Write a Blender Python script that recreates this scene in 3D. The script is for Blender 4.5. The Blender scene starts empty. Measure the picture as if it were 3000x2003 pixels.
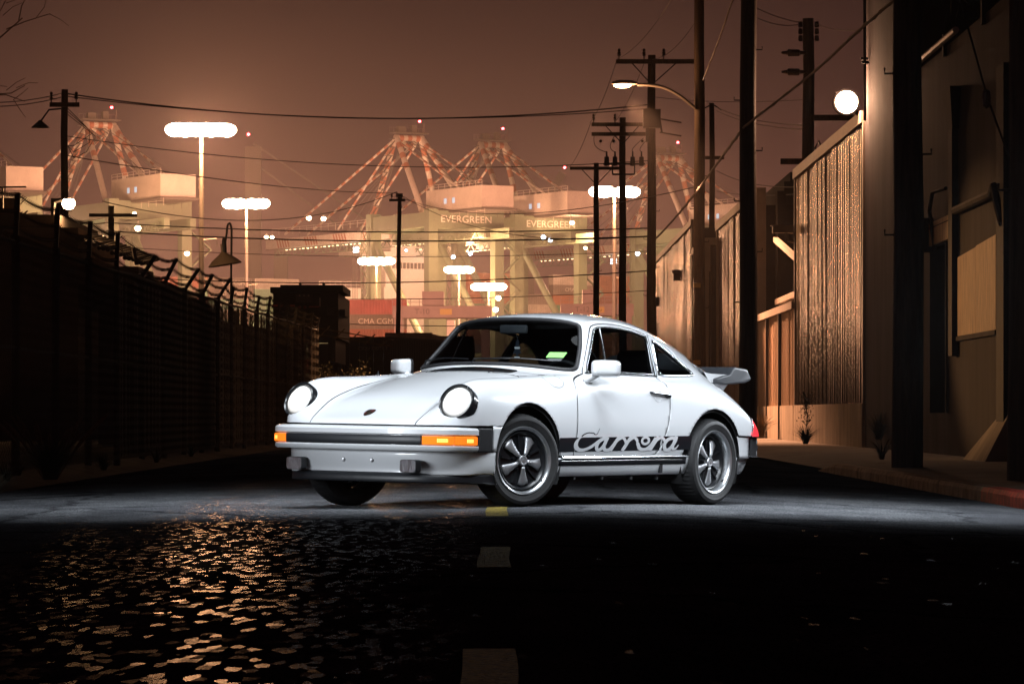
# Night harbour street with a classic white sports coupe - procedural scene, Blender 4.5
import bpy, bmesh, math, random
import numpy as np
from mathutils import Vector, Matrix
from mathutils.bvhtree import BVHTree

R = math.radians
random.seed(7); np.random.seed(7)
SC = bpy.context.scene
COL = SC.collection

# ------------------------------------------------------------------ camera
FPX, CAMH, CX, HY = 10500.0, 0.604, 1500.0, 1212.0   # long lens, knee-high camera; horizon row of the 3000x2003 photo
cam = bpy.data.cameras.new('camera')
cam.sensor_width = 36.0
cam.lens = 36.0 * FPX / 3000.0
cam.shift_y = (HY - 1001.5) / 3000.0
cam.clip_start, cam.clip_end = 0.1, 6000.0
camo = bpy.data.objects.new('camera', cam); COL.objects.link(camo)
camo.location = (0, 0, CAMH); camo.rotation_euler = (R(90), 0, 0)
SC.camera = camo

# ------------------------------------------------------------------ sky: night sky over a lit harbour
W = bpy.data.worlds.new('World'); SC.world = W; W.use_nodes = True
nt = W.node_tree; nt.nodes.clear()
out = nt.nodes.new('ShaderNodeOutputWorld'); bg = nt.nodes.new('ShaderNodeBackground')
tc = nt.nodes.new('ShaderNodeTexCoord'); sep = nt.nodes.new('ShaderNodeSeparateXYZ')
rmp = nt.nodes.new('ShaderNodeValToRGB')
nt.links.new(tc.outputs['Generated'], sep.inputs[0])
mr = nt.nodes.new('ShaderNodeMapRange'); mr.inputs[1].default_value = -0.01; mr.inputs[2].default_value = 0.25
nt.links.new(sep.outputs['Z'], mr.inputs[0]); nt.links.new(mr.outputs[0], rmp.inputs[0])
SKY = [(0.0, (.34, .125, .068)), (0.10, (.27, .098, .058)), (0.19, (.150, .053, .040)), (0.28, (.074, .0255, .0220)), (0.373, (.032, .0110, .0120)), (0.481, (.0140, .0048, .0068)), (1.0, (.0030, .0013, .0019))]
els = rmp.color_ramp.elements
els[0].position, els[0].color = SKY[0][0], SKY[0][1] + (1,)
els[1].position, els[1].color = SKY[-1][0], SKY[-1][1] + (1,)
for p, c in SKY[1:-1]:
    e = els.new(p); e.color = c + (1,)
nt.links.new(rmp.outputs[0], bg.inputs[0]); bg.inputs[1].default_value = 1.0
nt.links.new(bg.outputs[0], out.inputs[0])

# ------------------------------------------------------------------ the photographer's lights around the car, one added to soften the pool
def area(name, loc, target, sx, sy, power, color=(1, 1, 1), spread=180, roll=None):
    l = bpy.data.lights.new(name, 'AREA'); l.shape = 'RECTANGLE'; l.size, l.size_y = sx, sy
    l.energy = power; l.color = color; l.spread = R(spread)
    o = bpy.data.objects.new(name, l); COL.objects.link(o)
    d = Vector(target) - Vector(loc)
    z = -d.normalized(); x = Vector(roll or (1, 0, 0)); x = (x - z * x.dot(z)).normalized(); y = z.cross(x)
    o.matrix_world = Matrix(((x.x, y.x, z.x, loc[0]), (x.y, y.y, z.y, loc[1]), (x.z, y.z, z.z, loc[2]), (0, 0, 0, 1)))
    return o
COOL = (.86, .93, 1.0)
area('softbox_light', (1.4, 20.4, 3.5), (0.9, 24.2, .45), 5.2, 1.0, 46, COOL, 48)
area('overhead_softbox_light', (0.4, 22.3, 5.7), (0.4, 24.5, 0), 8.6, 2.0, 128, COOL, 58)
area('side_tube_light', (4.4, 26.9, 2.05), (1.2, 24.6, .7), 4.6, .06, 92, COOL, 110, roll=(.19, .98, 0))
area('overhead_wide_light', (0.4, 22.6, 5.8), (0.4, 24.0, 0), 8.0, 2.0, 26, COOL, 84)  # added lamp, only softens the edge of the light pool
area('low_softbox_light', (-3.9, 20.4, 1.0), (-.3, 23.0, .20), 1.6, .8, 8, COOL, 44)

# ------------------------------------------------------------------ exposure and engine settings
SC.view_settings.view_transform = 'Standard'; SC.view_settings.look = 'None'
SC.view_settings.exposure = 0.0; SC.view_settings.gamma = 1.0; SC.view_settings.use_curve_mapping = False
SC.cycles.use_denoising = True
SC.cycles.max_bounces = 8; SC.cycles.diffuse_bounces = 3; SC.cycles.glossy_bounces = 4
SC.cycles.transmission_bounces = 6; SC.cycles.transparent_max_bounces = 24; SC.cycles.volume_bounces = 0
SC.cycles.sample_clamp_indirect = 6.0
SC.cycles.caustics_reflective = False; SC.cycles.caustics_refractive = False

# ------------------------------------------------------------------ helpers
def at(px, py, Y):
    """world point seen at photo pixel (3000 wide) at depth Y"""
    return Vector(((px - CX) / FPX * Y, Y, CAMH - (py - HY) / FPX * Y))

def mat(name, col, rough=.5, metal=0., var=0., scale=6., coat=0., coat_rough=.03, bump=0., bscale=40., spec=.5, col2=None, stretch=(1, 1, 1), emit=None, estr=0., rvar=0., coord='Object'):
    m = bpy.data.materials.new(name); m.use_nodes = True
    n = m.node_tree; b = n.nodes['Principled BSDF']
    b.inputs['Base Color'].default_value = tuple(col) + (1,)
    b.inputs['Roughness'].default_value = rough; b.inputs['Metallic'].default_value = metal
    b.inputs['Specular IOR Level'].default_value = spec
    if coat: b.inputs['Coat Weight'].default_value = coat; b.inputs['Coat Roughness'].default_value = coat_rough
    if emit: b.inputs['Emission Color'].default_value = tuple(emit) + (1,); b.inputs['Emission Strength'].default_value = estr
    if var or col2 or bump or rvar:
        t = n.nodes.new('ShaderNodeTexCoord'); mp = n.nodes.new('ShaderNodeMapping'); mp.inputs['Scale'].default_value = stretch
        n.links.new(t.outputs[coord], mp.inputs[0])
    if var or col2:
        ns = n.nodes.new('ShaderNodeTexNoise'); ns.inputs['Scale'].default_value = scale; ns.inputs['Detail'].default_value = 5; ns.inputs['Roughness'].default_value = .6
        n.links.new(mp.outputs[0], ns.inputs['Vector'])
        cr = n.nodes.new('ShaderNodeValToRGB'); cr.color_ramp.elements[0].position = .32; cr.color_ramp.elements[1].position = .68
        a = tuple(max(0, c * (1 - var)) for c in col); bb = tuple(col2) if col2 else tuple(min(1, c * (1 + var)) for c in col)
        cr.color_ramp.elements[0].color = a + (1,); cr.color_ramp.elements[1].color = bb + (1,)
        n.links.new(ns.outputs['Fac'], cr.inputs[0]); n.links.new(cr.outputs[0], b.inputs['Base Color'])
        if rvar:
            m2 = n.nodes.new('ShaderNodeMapRange'); m2.inputs[3].default_value = rough - rvar; m2.inputs[4].default_value = rough + rvar
            n.links.new(ns.outputs['Fac'], m2.inputs[0]); n.links.new(m2.outputs[0], b.inputs['Roughness'])
    if bump:
        n2 = n.nodes.new('ShaderNodeTexNoise'); n2.inputs['Scale'].default_value = bscale; n2.inputs['Detail'].default_value = 4
        n.links.new(mp.outputs[0], n2.inputs['Vector'])
        bp = n.nodes.new('ShaderNodeBump'); bp.inputs['Strength'].default_value = bump; bp.inputs['Distance'].default_value = .02
        n.links.new(n2.outputs['Fac'], bp.inputs['Height']); n.links.new(bp.outputs[0], b.inputs['Normal'])
    return m

def emat(name, col, strength):
    m = bpy.data.materials.new(name); m.use_nodes = True; n = m.node_tree; n.nodes.clear()
    o = n.nodes.new('ShaderNodeOutputMaterial'); e = n.nodes.new('ShaderNodeEmission')
    e.inputs[0].default_value = tuple(col) + (1,); e.inputs[1].default_value = strength
    n.links.new(e.outputs[0], o.inputs[0]); return m

def mk(name, verts, faces, m=None, parent=None, smooth=False, sharp=None):
    me = bpy.data.meshes.new(name)
    me.from_pydata([tuple(v) for v in verts], [], [tuple(f) for f in faces]); me.update()
    if m: me.materials.append(m)
    if smooth:
        me.polygons.foreach_set('use_smooth', [True] * len(me.polygons))
        if sharp is not None:
            me.set_sharp_from_angle(angle=R(sharp))
    o = bpy.data.objects.new(name, me); COL.objects.link(o)
    if parent: o.parent = parent
    return o

def tag(o, label=None, cat=None, group=None, kind=None):
    if label: o['label'] = label
    if cat: o['category'] = cat
    if group: o['group'] = group
    if kind: o['kind'] = kind
    return o

def thing(name, label, cat, loc=(0, 0, 0), rz=0, group=None):
    o = bpy.data.objects.new(name, None); COL.objects.link(o); o.empty_display_size = .1
    o.location = loc; o.rotation_euler = (0, 0, rz)
    return tag(o, label, cat, group)

class MB:
    """collects simple shapes into one mesh"""
    def __init__(s): s.v = []; s.f = []
    def add(s, v, f):
        k = len(s.v); s.v += [tuple(x) for x in v]; s.f += [tuple(i + k for i in q) for q in f]; return s
    def box(s, x0, x1, y0, y1, z0, z1):
        v = [(x, y, z) for z in (z0, z1) for y in (y0, y1) for x in (x0, x1)]
        return s.add(v, [(0, 2, 3, 1), (4, 5, 7, 6), (0, 1, 5, 4), (2, 6, 7, 3), (0, 4, 6, 2), (1, 3, 7, 5)])
    def bar(s, a, b, w, h=None, up=(0, 0, 1)):
        a, b = Vector(a), Vector(b); h = h or w; d = (b - a).normalized(); u = Vector(up)
        if abs(d.dot(u)) > .98: u = Vector((0, 1, 0))
        x = d.cross(u).normalized(); y = x.cross(d)
        v = [p + x * sx * w / 2 + y * sy * h / 2 for p in (a, b) for sx, sy in ((-1, -1), (1, -1), (1, 1), (-1, 1))]
        return s.add(v, [(0, 3, 2, 1), (4, 5, 6, 7), (0, 1, 5, 4), (1, 2, 6, 5), (2, 3, 7, 6), (3, 0, 4, 7)])
    def tube(s, pts, r, n=8, cap=True, closed=False):
        pts = [Vector(p) for p in pts]; rs = r if isinstance(r, (list, tuple)) else [r] * len(pts)
        rings = []; N = len(pts); px = None
        for i, p in enumerate(pts):
            if closed: d = pts[(i + 1) % N] - pts[i - 1]
            else: d = pts[min(i + 1, N - 1)] - pts[max(i - 1, 0)]
            d.normalize()
            if px is None:
                u = Vector((0, 0, 1)) if abs(d.z) < .9 else Vector((0, 1, 0)); px = d.cross(u).normalized()
            else: px = (px - d * px.dot(d)).normalized()
            py = d.cross(px)
            rings.append([p + (px * math.cos(2 * math.pi * k / n) + py * math.sin(2 * math.pi * k / n)) * rs[i] for k in range(n)])
        v = [q for g in rings for q in g]; f = []
        for i in range(N if closed else N - 1):
            j = (i + 1) % N
            for k in range(n): f.append((i * n + k, i * n + (k + 1) % n, j * n + (k + 1) % n, j * n + k))
        if cap and not closed: f += [tuple(range(n))[::-1], tuple((N - 1) * n + k for k in range(n))]
        return s.add(v, f)
    def lathe(s, prof, n=24, M=None, closed=False):
        """prof: (r, z) pairs revolved about z"""
        v = []; f = []; L = len(prof)
        for k in range(n):
            a = 2 * math.pi * k / n
            for r, z in prof: v.append(Vector((r * math.cos(a), r * math.sin(a), z)))
        if M: v = [M @ p for p in v]
        for k in range(n):
            k2 = (k + 1) % n
            for i in range(L if closed else L - 1):
                i2 = (i + 1) % L
                f.append((k * L + i, k2 * L + i, k2 * L + i2, k * L + i2))
        return s.add(v, f)
    def prism(s, poly, M, depth):
        """2D polygon (x,y) extruded 0..depth along z, placed by M"""
        n = len(poly)
        v = [M @ Vector((x, y, 0)) for x, y in poly] + [M @ Vector((x, y, depth)) for x, y in poly]
        f = [tuple(range(n))[::-1], tuple(range(n, 2 * n))] + [(i, (i + 1) % n, n + (i + 1) % n, n + i) for i in range(n)]
        return s.add(v, f)
    def xf(s, M): s.v = [tuple(M @ Vector(p)) for p in s.v]; return s
    def build(s, name, m, parent=None, smooth=False, sharp=35): return mk(name, s.v, s.f, m, parent, smooth, sharp if smooth else None)

def frame(o, x, y, z):
    return Matrix(((x[0], y[0], z[0], o[0]), (x[1], y[1], z[1], o[1]), (x[2], y[2], z[2], o[2]), (0, 0, 0, 1)))

def bevel(o, w, seg=2):
    b = o.modifiers.new('bevel', 'BEVEL'); b.width = w; b.segments = seg; b.limit_method = 'ANGLE'; b.angle_limit = R(40)
    return o

def catmull(pts, n=8, closed=False):
    P = [np.array(p, float) for p in pts]; N = len(P); o = []
    for i in range(N if closed else N - 1):
        p0 = P[i - 1] if (closed or i > 0) else 2 * P[0] - P[1]
        p1, p2 = P[i], P[(i + 1) % N]
        p3 = P[(i + 2) % N] if (closed or i + 2 < N) else 2 * P[-1] - P[-2]
        for k in range(n):
            t = k / n
            o.append(.5 * ((2 * p1) + (-p0 + p2) * t + (2 * p0 - 5 * p1 + 4 * p2 - p3) * t * t + (-p0 + 3 * p1 - 3 * p2 + p3) * t ** 3))
    if not closed: o.append(P[-1])
    return np.array(o)

def text(name, s, size, m, parent, M, extrude=.002, align='CENTER', sx=1.0):
    cu = bpy.data.curves.new(name, 'FONT'); cu.body = s; cu.size = size; cu.extrude = extrude; cu.align_x = align; cu.align_y = 'CENTER'
    cu.space_character = 1.0
    o = bpy.data.objects.new(name + '_tmp', cu); COL.objects.link(o)
    dg = bpy.context.evaluated_depsgraph_get(); me = bpy.data.meshes.new_from_object(o.evaluated_get(dg))
    bpy.data.objects.remove(o); bpy.data.curves.remove(cu)
    me.transform(M @ Matrix.Scale(sx, 4, (1, 0, 0)))
    me.name = name; me.materials.clear(); me.materials.append(m)
    q = bpy.data.objects.new(name, me); COL.objects.link(q); q.parent = parent
    return q
# ================================================================== ground, road, pavement
def asphalt():
    """dry chippings with a damp wheel track and a few shiny stones"""
    m = bpy.data.materials.new('asphalt'); m.use_nodes = True; n = m.node_tree; b = n.nodes['Principled BSDF']; L = n.links.new; out = n.nodes['Material Output']
    t = n.nodes.new('ShaderNodeTexCoord')
    def mapped(sc):
        mp = n.nodes.new('ShaderNodeMapping'); mp.inputs['Scale'].default_value = sc; L(t.outputs['Object'], mp.inputs[0]); return mp.outputs[0]
    def noise(sc, det=4, stretch=(1, 1, 1), ro=.6):
        q = n.nodes.new('ShaderNodeTexNoise'); q.inputs['Scale'].default_value = sc; q.inputs['Detail'].default_value = det; q.inputs['Roughness'].default_value = ro
        L(mapped(stretch), q.inputs['Vector']); return q
    def math_(op, a=None, b_=None, va=0., vb=0.):
        q = n.nodes.new('ShaderNodeMath'); q.operation = op; q.inputs[0].default_value = va; q.inputs[1].default_value = vb
        if a is not None: L(a, q.inputs[0])
        if b_ is not None: L(b_, q.inputs[1])
        return q.outputs[0]
    def ramp(src, p0, c0, p1, c1):
        q = n.nodes.new('ShaderNodeValToRGB'); e = q.color_ramp.elements; e[0].position, e[1].position = p0, p1; e[0].color, e[1].color = c0 + (1,), c1 + (1,); L(src, q.inputs[0]); return q.outputs[0]
    def mul(a, b_):
        q = n.nodes.new('ShaderNodeMix'); q.data_type = 'RGBA'; q.blend_type = 'MULTIPLY'; q.inputs[0].default_value = 1; L(a, q.inputs[6]); L(b_, q.inputs[7]); return q.outputs[2]
    big = noise(.35, 2, (1, .4, 1)); mid = noise(2.6, 5, (1, .6, 1)); fine = noise(70, 3, (1, .35, 1), .75); patch = noise(.9, 3, (1, .25, 1))
    vor = n.nodes.new('ShaderNodeTexVoronoi'); vor.inputs['Scale'].default_value = 34; L(mapped((1, .24, 1)), vor.inputs['Vector'])
    # tar-filled cracks wandering along the lane
    crk = n.nodes.new('ShaderNodeTexVoronoi'); crk.feature = 'DISTANCE_TO_EDGE'; crk.inputs['Scale'].default_value = .38
    ws = n.nodes.new('ShaderNodeVectorMath'); ws.operation = 'MULTIPLY_ADD'; ws.inputs[1].default_value = (.55, .55, 0); L(mid.outputs['Color'], ws.inputs[0]); L(mapped((1, .6, 1)), ws.inputs[2]); L(ws.outputs[0], crk.inputs['Vector'])
    crack = ramp(crk.outputs['Distance'], .004, (.35, .35, .36), .014, (1, 1, 1))
    col = ramp(fine.outputs['Fac'], .34, (.040, .042, .047), .72, (.215, .220, .232))
    col = mul(mul(col, ramp(mid.outputs['Fac'], .3, (.62, .62, .62), .7, (1.1, 1.1, 1.1))), mul(ramp(patch.outputs['Fac'], .42, (.72, .72, .74), .55, (1.05, 1.05, 1.05)), crack))
    # each stone tilted its own way
    su = n.nodes.new('ShaderNodeVectorMath'); su.operation = 'SUBTRACT'; su.inputs[1].default_value = (.5, .5, .5); L(vor.outputs['Color'], su.inputs[0])
    mu = n.nodes.new('ShaderNodeVectorMath'); mu.operation = 'MULTIPLY'; mu.inputs[1].default_value = (.24, .28, 0); L(su.outputs[0], mu.inputs[0])
    bp = n.nodes.new('ShaderNodeBump'); bp.inputs['Strength'].default_value = .12; bp.inputs['Distance'].default_value = .004; L(fine.outputs['Fac'], bp.inputs['Height'])
    av = n.nodes.new('ShaderNodeVectorMath'); av.operation = 'ADD'; L(bp.outputs[0], av.inputs[0]); L(mu.outputs[0], av.inputs[1])
    no = n.nodes.new('ShaderNodeVectorMath'); no.operation = 'NORMALIZE'; L(av.outputs[0], no.inputs[0]); L(no.outputs[0], b.inputs['Normal'])
    L(col, b.inputs['Base Color']); b.inputs['Roughness'].default_value = .23; b.inputs['Specular IOR Level'].default_value = .35
    df = n.nodes.new('ShaderNodeBsdfDiffuse'); df.inputs['Roughness'].default_value = 1.0; L(col, df.inputs[0])
    b2 = n.nodes.new('ShaderNodeBump'); b2.inputs['Strength'].default_value = .8; b2.inputs['Distance'].default_value = .012; L(fine.outputs['Fac'], b2.inputs['Height']); L(b2.outputs[0], df.inputs['Normal'])
    # damp track mask
    sp = n.nodes.new('ShaderNodeSeparateXYZ'); L(t.outputs['Object'], sp.inputs[0])
    dist = math_('ABSOLUTE', math_('ADD', sp.outputs[0], None, 0, 1.30))
    wet = n.nodes.new('ShaderNodeMapRange'); wet.interpolation_type = 'SMOOTHSTEP'; wet.inputs[1].default_value = 2.25; wet.inputs[2].default_value = .75; wet.inputs[3].default_value = 0; wet.inputs[4].default_value = .19
    L(math_('ADD', dist, math_('MULTIPLY', big.outputs['Fac'], None, 0, 1.8)), wet.inputs[0])
    sc = n.nodes.new('ShaderNodeSeparateColor'); L(vor.outputs['Color'], sc.inputs[0])
    stone = math_('MULTIPLY', math_('GREATER_THAN', sc.outputs[2], None, 0, .70), wet.outputs[0])
    fleck = math_('MULTIPLY', math_('GREATER_THAN', sc.outputs[2], None, 0, .992), None, 0, .03)
    fac = math_('MAXIMUM', stone, fleck)
    mx = n.nodes.new('ShaderNodeMixShader'); L(fac, mx.inputs[0]); L(df.outputs[0], mx.inputs[1]); L(b.outputs[0], mx.inputs[2]); L(mx.outputs[0], out.inputs[0])
    return m
ASPH = asphalt()
CONC = mat('concrete', (.24, .215, .19), .85, var=.35, scale=1.6, bump=.25, bscale=30)
DIRT = mat('dirt', (.045, .038, .030), .95, var=.5, scale=2.5, bump=.5, bscale=18)
def road_z(x): k = .034 if x > 0 else .016; return -k * (math.sqrt(x * x + .25) - .5)
xs = np.linspace(-4.35, 3.86, 40); ys = [-40, 0, 5, 10, 15, 20, 25, 30, 40, 60, 90, 130, 190]
v = [(x, y, road_z(x)) for y in ys for x in xs]; nx = len(xs)
road = tag(mk('road', v, [(j * nx + i, j * nx + i + 1, (j + 1) * nx + i + 1, (j + 1) * nx + i) for j in range(len(ys) - 1) for i in range(nx - 1)], ASPH, None, True), kind='structure')
tag(mk('ground', [(-3000, -300, -.25), (3000, -300, -.25), (3000, 5000, -.25), (-3000, 5000, -.25)], [(0, 1, 2, 3)], mat('yard_ground', (.05, .046, .042), .9, var=.3, scale=.02)), kind='structure')
# dirt verge on the left
vx = [-4.36, -4.6, -5.2, -7, -12, -40]; vz = [-.075, -.03, .03, .05, .05, .02]; vy = np.linspace(10, 200, 60)
v = [(x + .08 * math.sin(y * 1.7) * (i == 0), y, vz[i] + .03 * math.sin(y * .9 + i * 2) * (i > 0)) for y in vy for i, x in enumerate(vx)]
tag(mk('verge', v, [(j * 6 + i + 1, j * 6 + i, (j + 1) * 6 + i, (j + 1) * 6 + i + 1) for j in range(59) for i in range(5)], DIRT, None, True), kind='structure')
# worn yellow centre dashes
YEL = mat('worn_yellow_paint', (.10, .085, .04), .8, var=.5, scale=38, col2=(.36, .27, .05), bump=.5, bscale=60, spec=.1)
for k, y0 in enumerate([7.02 + 7.04 * i for i in range(14)]):
    w = .066; a = lambda y: -.03 - .0029 * y
    m_ = YEL
    q = []
    for y in np.linspace(y0, y0 + 2.16, 8):
        for dx in (-w, 0, w): q.append((a(y) + dx + .004 * math.sin(y * 23 + dx * 90), y, road_z(a(y) + dx) + .004))
    mk('road_dash', q, [(j * 3 + i, j * 3 + i + 1, (j + 1) * 3 + i + 1, (j + 1) * 3 + i) for j in range(7) for i in range(2)], m_, road)
# pavement with kerb stones on the right
KB = 3.86; KZ = road_z(KB)
v = []; f = []
ys2 = np.linspace(18, 200, 40)
for y in ys2:
    drop = .10 * max(0, min(1, (y - 43.0) / 2.5)) * (1 - max(0, min(1, (y - 92) / 4)))
    for x, z in ((KB + .15, .003), (4.9, .02), (6.7, .05)): v.append((x, y, z - drop * (1 if x < 4.5 else .55)))
side = tag(mk('pavement', v, [(j * 3 + i, j * 3 + i + 1, (j + 1) * 3 + i + 1, (j + 1) * 3 + i) for j in range(39) for i in range(2)], mat('pavement_slab', (.085, .078, .070), .9, var=.4, scale=1.2, bump=.2, bscale=25)), kind='structure')
KERB = mat('kerb_concrete', (.30, .24, .17), .85, var=.5, scale=5, bump=.35, bscale=35)
KRED = mat('red_kerb_paint', (.48, .04, .03), .7, var=.5, scale=6, bump=.3, bscale=35)
yk = 19.0
while yk < 43:
    ln = 1.5
    b = MB(); n = 5; v = []; f = []
    for k in range(n + 1):
        y = yk + .006 + (ln - .012) * k / n; j = random.uniform(-.004, .004)
        v += [(KB - .005, y, KZ - .08), (KB + j, y, KZ + .085 + j), (KB + .02 + j, y, .004 + j), (KB + .158, y, .006), (KB + .158, y, KZ - .08)]
    for k in range(n):
        for i in range(5): f.append((k * 5 + i, k * 5 + (i + 1) % 5, (k + 1) * 5 + (i + 1) % 5, (k + 1) * 5 + i))
    f += [tuple(range(5))[::-1], tuple(range(n * 5, n * 5 + 5))]
    o = mk('kerb_stone', v, f, KRED if yk < 28.2 else KERB, side); yk += ln
    if o.data.materials[0] is KRED: o['label'] = 'kerb stone painted red'
# tapering last kerb piece of the driveway
v = [(KB - .005, 43.0, KZ - .08), (KB, 43, KZ + .085), (KB + .02, 43, .004), (KB + .158, 43, .006), (KB + .158, 43, KZ - .08), (KB, 45.2, KZ - .08), (KB, 45.2, KZ + .01), (KB + .02, 45.2, KZ + .015), (KB + .158, 45.2, KZ + .02), (KB + .158, 45.2, KZ - .08)]
mk('kerb_stone', v, [(0, 1, 6, 5), (1, 2, 7, 6), (2, 3, 8, 7), (3, 4, 9, 8), (5, 6, 7, 8, 9)], KERB, side)
# ================================================================== buildings along the right side
WX = 6.5
STUCCO = mat('stained_stucco', (.052, .045, .047), .9, var=.35, scale=1.1, stretch=(1, 1, .16), bump=.35, bscale=22, coord='Object', spec=.1)
LOWT = mat('lamplit_sheet', (.52, .40, .31), .55, .0, var=.12, scale=1.5, stretch=(1, 1, .08))  # sheet colour lightened to carry part of the lamp light
TIN = mat('corrugated_steel', (.115, .092, .085), .26, .75, var=.12, scale=1.5, stretch=(1, 1, .08))
TIND = mat('dark_steel', (.022, .022, .025), .8, .0, var=.2, scale=3, spec=.15)
TRIM = mat('painted_trim', (.26, .23, .20), .5, var=.1, scale=3)
DARK = mat('unlit_interior', (.006, .006, .007), .9)
PLY = mat('weathered_plywood', (.56, .34, .14), .75, var=.45, scale=2.2, stretch=(1, 6, .9), col2=(.62, .40, .18), bump=.2, bscale=14)
BASE = mat('footing_concrete', (.34, .28, .21), .9, var=.35, scale=2.0, stretch=(1, 1, .3), bump=.3, bscale=20)

# concrete building with boarded window
cb = thing('concrete_building', 'stained concrete building with a boarded window and downpipe by the pavement', 'building', (WX, 40, 0))
def rel(b, o): b.v = [(x - o[0], y - o[1], z - o[2]) for x, y, z in b.v]; return b
O = (WX, 40, 0)
# wall with a tall dark doorway (Y 53.6-55.3, z .62-3.1)
w = MB(); dy0, dy1, dz0, dz1 = 53.55, 55.5, .62, 3.15
for (y0, y1, z0, z1) in ((34, dy0, -.2, 6.1), (dy1, 60.4, -.2, 6.1), (dy0, dy1, -.2, dz0), (dy0, dy1, dz1, 6.1)): w.box(WX, WX + .35, y0, y1, z0, z1)
w.box(WX + .35, 16, 34.2, 60.2, 0, 5.9)
rel(w, O).build('wall', STUCCO, cb)
rel(MB().box(WX - .05, 15, 60.42, 65.45, -.2, 10.5), O).build('stair_tower', STUCCO, cb)
rel(MB().box(WX + .22, WX + .30, dy0, dy1, dz0, dz1), O).build('door', DARK, cb)
fr = MB().box(WX - .03, WX + .06, dy0 - .10, dy0, dz0, dz1 + .1).box(WX - .03, WX + .06, dy1, dy1 + .10, dz0, dz1 + .1).box(WX - .032, WX + .06, dy0, dy1, dz1, dz1 + .1)
rel(fr, O).build('door_frame', STUCCO, cb)
for k in range(6):
    y = 36 + 4.4 * k; rel(MB().box(WX - .05, WX + .12, y, y + .14, 5.95, 6.28), O).build('parapet_clip', TIND, cb)
rel(MB().tube([(WX - .06, 52, 6.17), (WX - .06, 60, 6.17)], .05, 8), O).build('coping_pipe', TRIM, cb, True)
dp = MB().box(WX - .10, WX - .01, 52.15, 52.60, 1.45, 4.75); dp.v += []; 
dp.add([(WX - .10, 52.1, 4.75), (WX, 52.1, 4.75), (WX, 52.65, 4.75), (WX - .10, 52.65, 4.75), (WX - .16, 51.9, 5.35), (WX, 51.9, 5.35), (WX, 52.85, 5.35), (WX - .16, 52.85, 5.35)], [(0, 1, 5, 4), (1, 2, 6, 5), (2, 3, 7, 6), (3, 0, 4, 7), (4, 5, 6, 7)])
rel(dp, O).build('downpipe', TIND, cb)
rel(MB().tube([(WX - .08, 52.0, 3.55), (WX - .08, 48.0, 3.55), (WX - .1, 47.6, 3.62), (WX - .1, 47.3, 3.4), (WX - .05, 47.1, 3.1)], .06, 8), O).build('conduit', STUCCO, cb, True)
rel(MB().tube([(WX - .05, 56.6, 3.45), (WX - .05, 52.6, 3.45)], .035, 6).tube([(WX - .06, 54.6, 3.1), (WX - .14, 54.6, 3.7), (WX - .14, 54.2, 3.95), (WX - .06, 53.2, 3.95)], .03, 6), O).build('conduit', STUCCO, cb, True)
ft = rel(MB().box(WX - .08, WX - .01, 52.75, 55.2, 2.93 + .25, 3.18 + .35), O).build('wall_box', PLY, cb)  # orange board colour stands in for orange light on this box
rel(MB().box(WX - .2, WX - .01, 55.2, 55.5, 3.1, 3.62), O).build('fixture', TIND, cb)
for k in range(2):
    y0 = 47.95 + k * 2.06; z1 = 2.93 - .035 * (y0 - 50)
    bb = MB().box(WX - .03, WX - .005, y0, y0 + 2.045, 1.73, z1); bb.v = [(x, y, z if z < 2 else z - .028 * (y - y0)) for x, y, z in bb.v]
    rel(bb, O).build('plywood_board', PLY, cb)
rel(MB().box(WX - .05, WX - .005, 47.9, 52.1, 1.66, 1.728), O).build('window_sill', STUCCO, cb)
rel(MB().box(WX - .07, WX - .005, 46.9, 47.6, .35, 5.2), O).build('pilaster', TIND, cb)
rel(MB().add([(WX, 46.4, -.1), (WX, 48.9, -.1), (WX - .42, 46.4, -.1), (WX - .42, 48.9, -.1), (WX, 46.8, .62), (WX, 47.6, .62)], [(0, 2, 4), (1, 5, 3), (2, 3, 5, 4), (0, 1, 3, 2)]), O).build('buttress', BASE, cb)

def panel_mesh(h, ribs=3, pitch=.30, m=None):
    """a sheet .9 m wide along +y, ribs standing out to -x"""
    v = []; f = []; prof = []
    for r in range(ribs):
        y = r * pitch
        prof += [(y, 0), (y + .10, 0), (y + .135, -.045), (y + .205, -.045), (y + .24, 0)]
    prof.append((ribs * pitch, 0)); K = len(prof)
    for z in (0, h): v += [(x, y, z) for y, x in prof]
    f = [(i, i + 1, K + i + 1, K + i) for i in range(K - 1)]
    me = bpy.data.meshes.new('wall_sheet'); me.from_pydata(v, [], f); me.materials.append(m or TIN); me.update(); return me
def sheets(parent, y0, y1, z0, h, x=0., m=None):
    n = int(round((y1 - y0) / .9)); me = panel_mesh(h, m=m)
    for k in range(n):
        o = bpy.data.objects.new('wall_sheet', me); COL.objects.link(o); o.parent = parent
        o.location = (x + random.uniform(-.004, .004), y0 + k * .9 - parent.location.y, z0); o.scale = (1, (y1 - y0) / n / .9, 1); o.rotation_euler = (0, random.uniform(-.006, .006), random.uniform(-.030, .030))
def metal_building(name, label, y0, y1, h, base=.80, xoff=0, roof=True):
    t = thing(name, label, 'warehouse', (WX + xoff, y0, 0)); sheets(t, y0, y1, base, h - base)
    O = (WX + xoff, y0, 0)
    rel(MB().box(WX + xoff - .10, WX + xoff + .25, y0, y1, -.2, base), O).build('footing', BASE, t)
    rel(MB().box(WX + xoff + .02, WX + xoff + 12, y0 + .03, y1 - .03, base, h - .1), O).build('core', TIND, t)
    rel(MB().box(WX + xoff - .12, WX + xoff + .3, y0 - .02, y1 + .02, h - .02, h + .20), O).build('eave_trim', TRIM, t)
    for y in (y0, y1): rel(MB().box(WX + xoff - .085, WX + xoff + .1, y - .07, y + .07, base, h - .022), O).build('corner_trim', TRIM, t)
    return t
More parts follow.
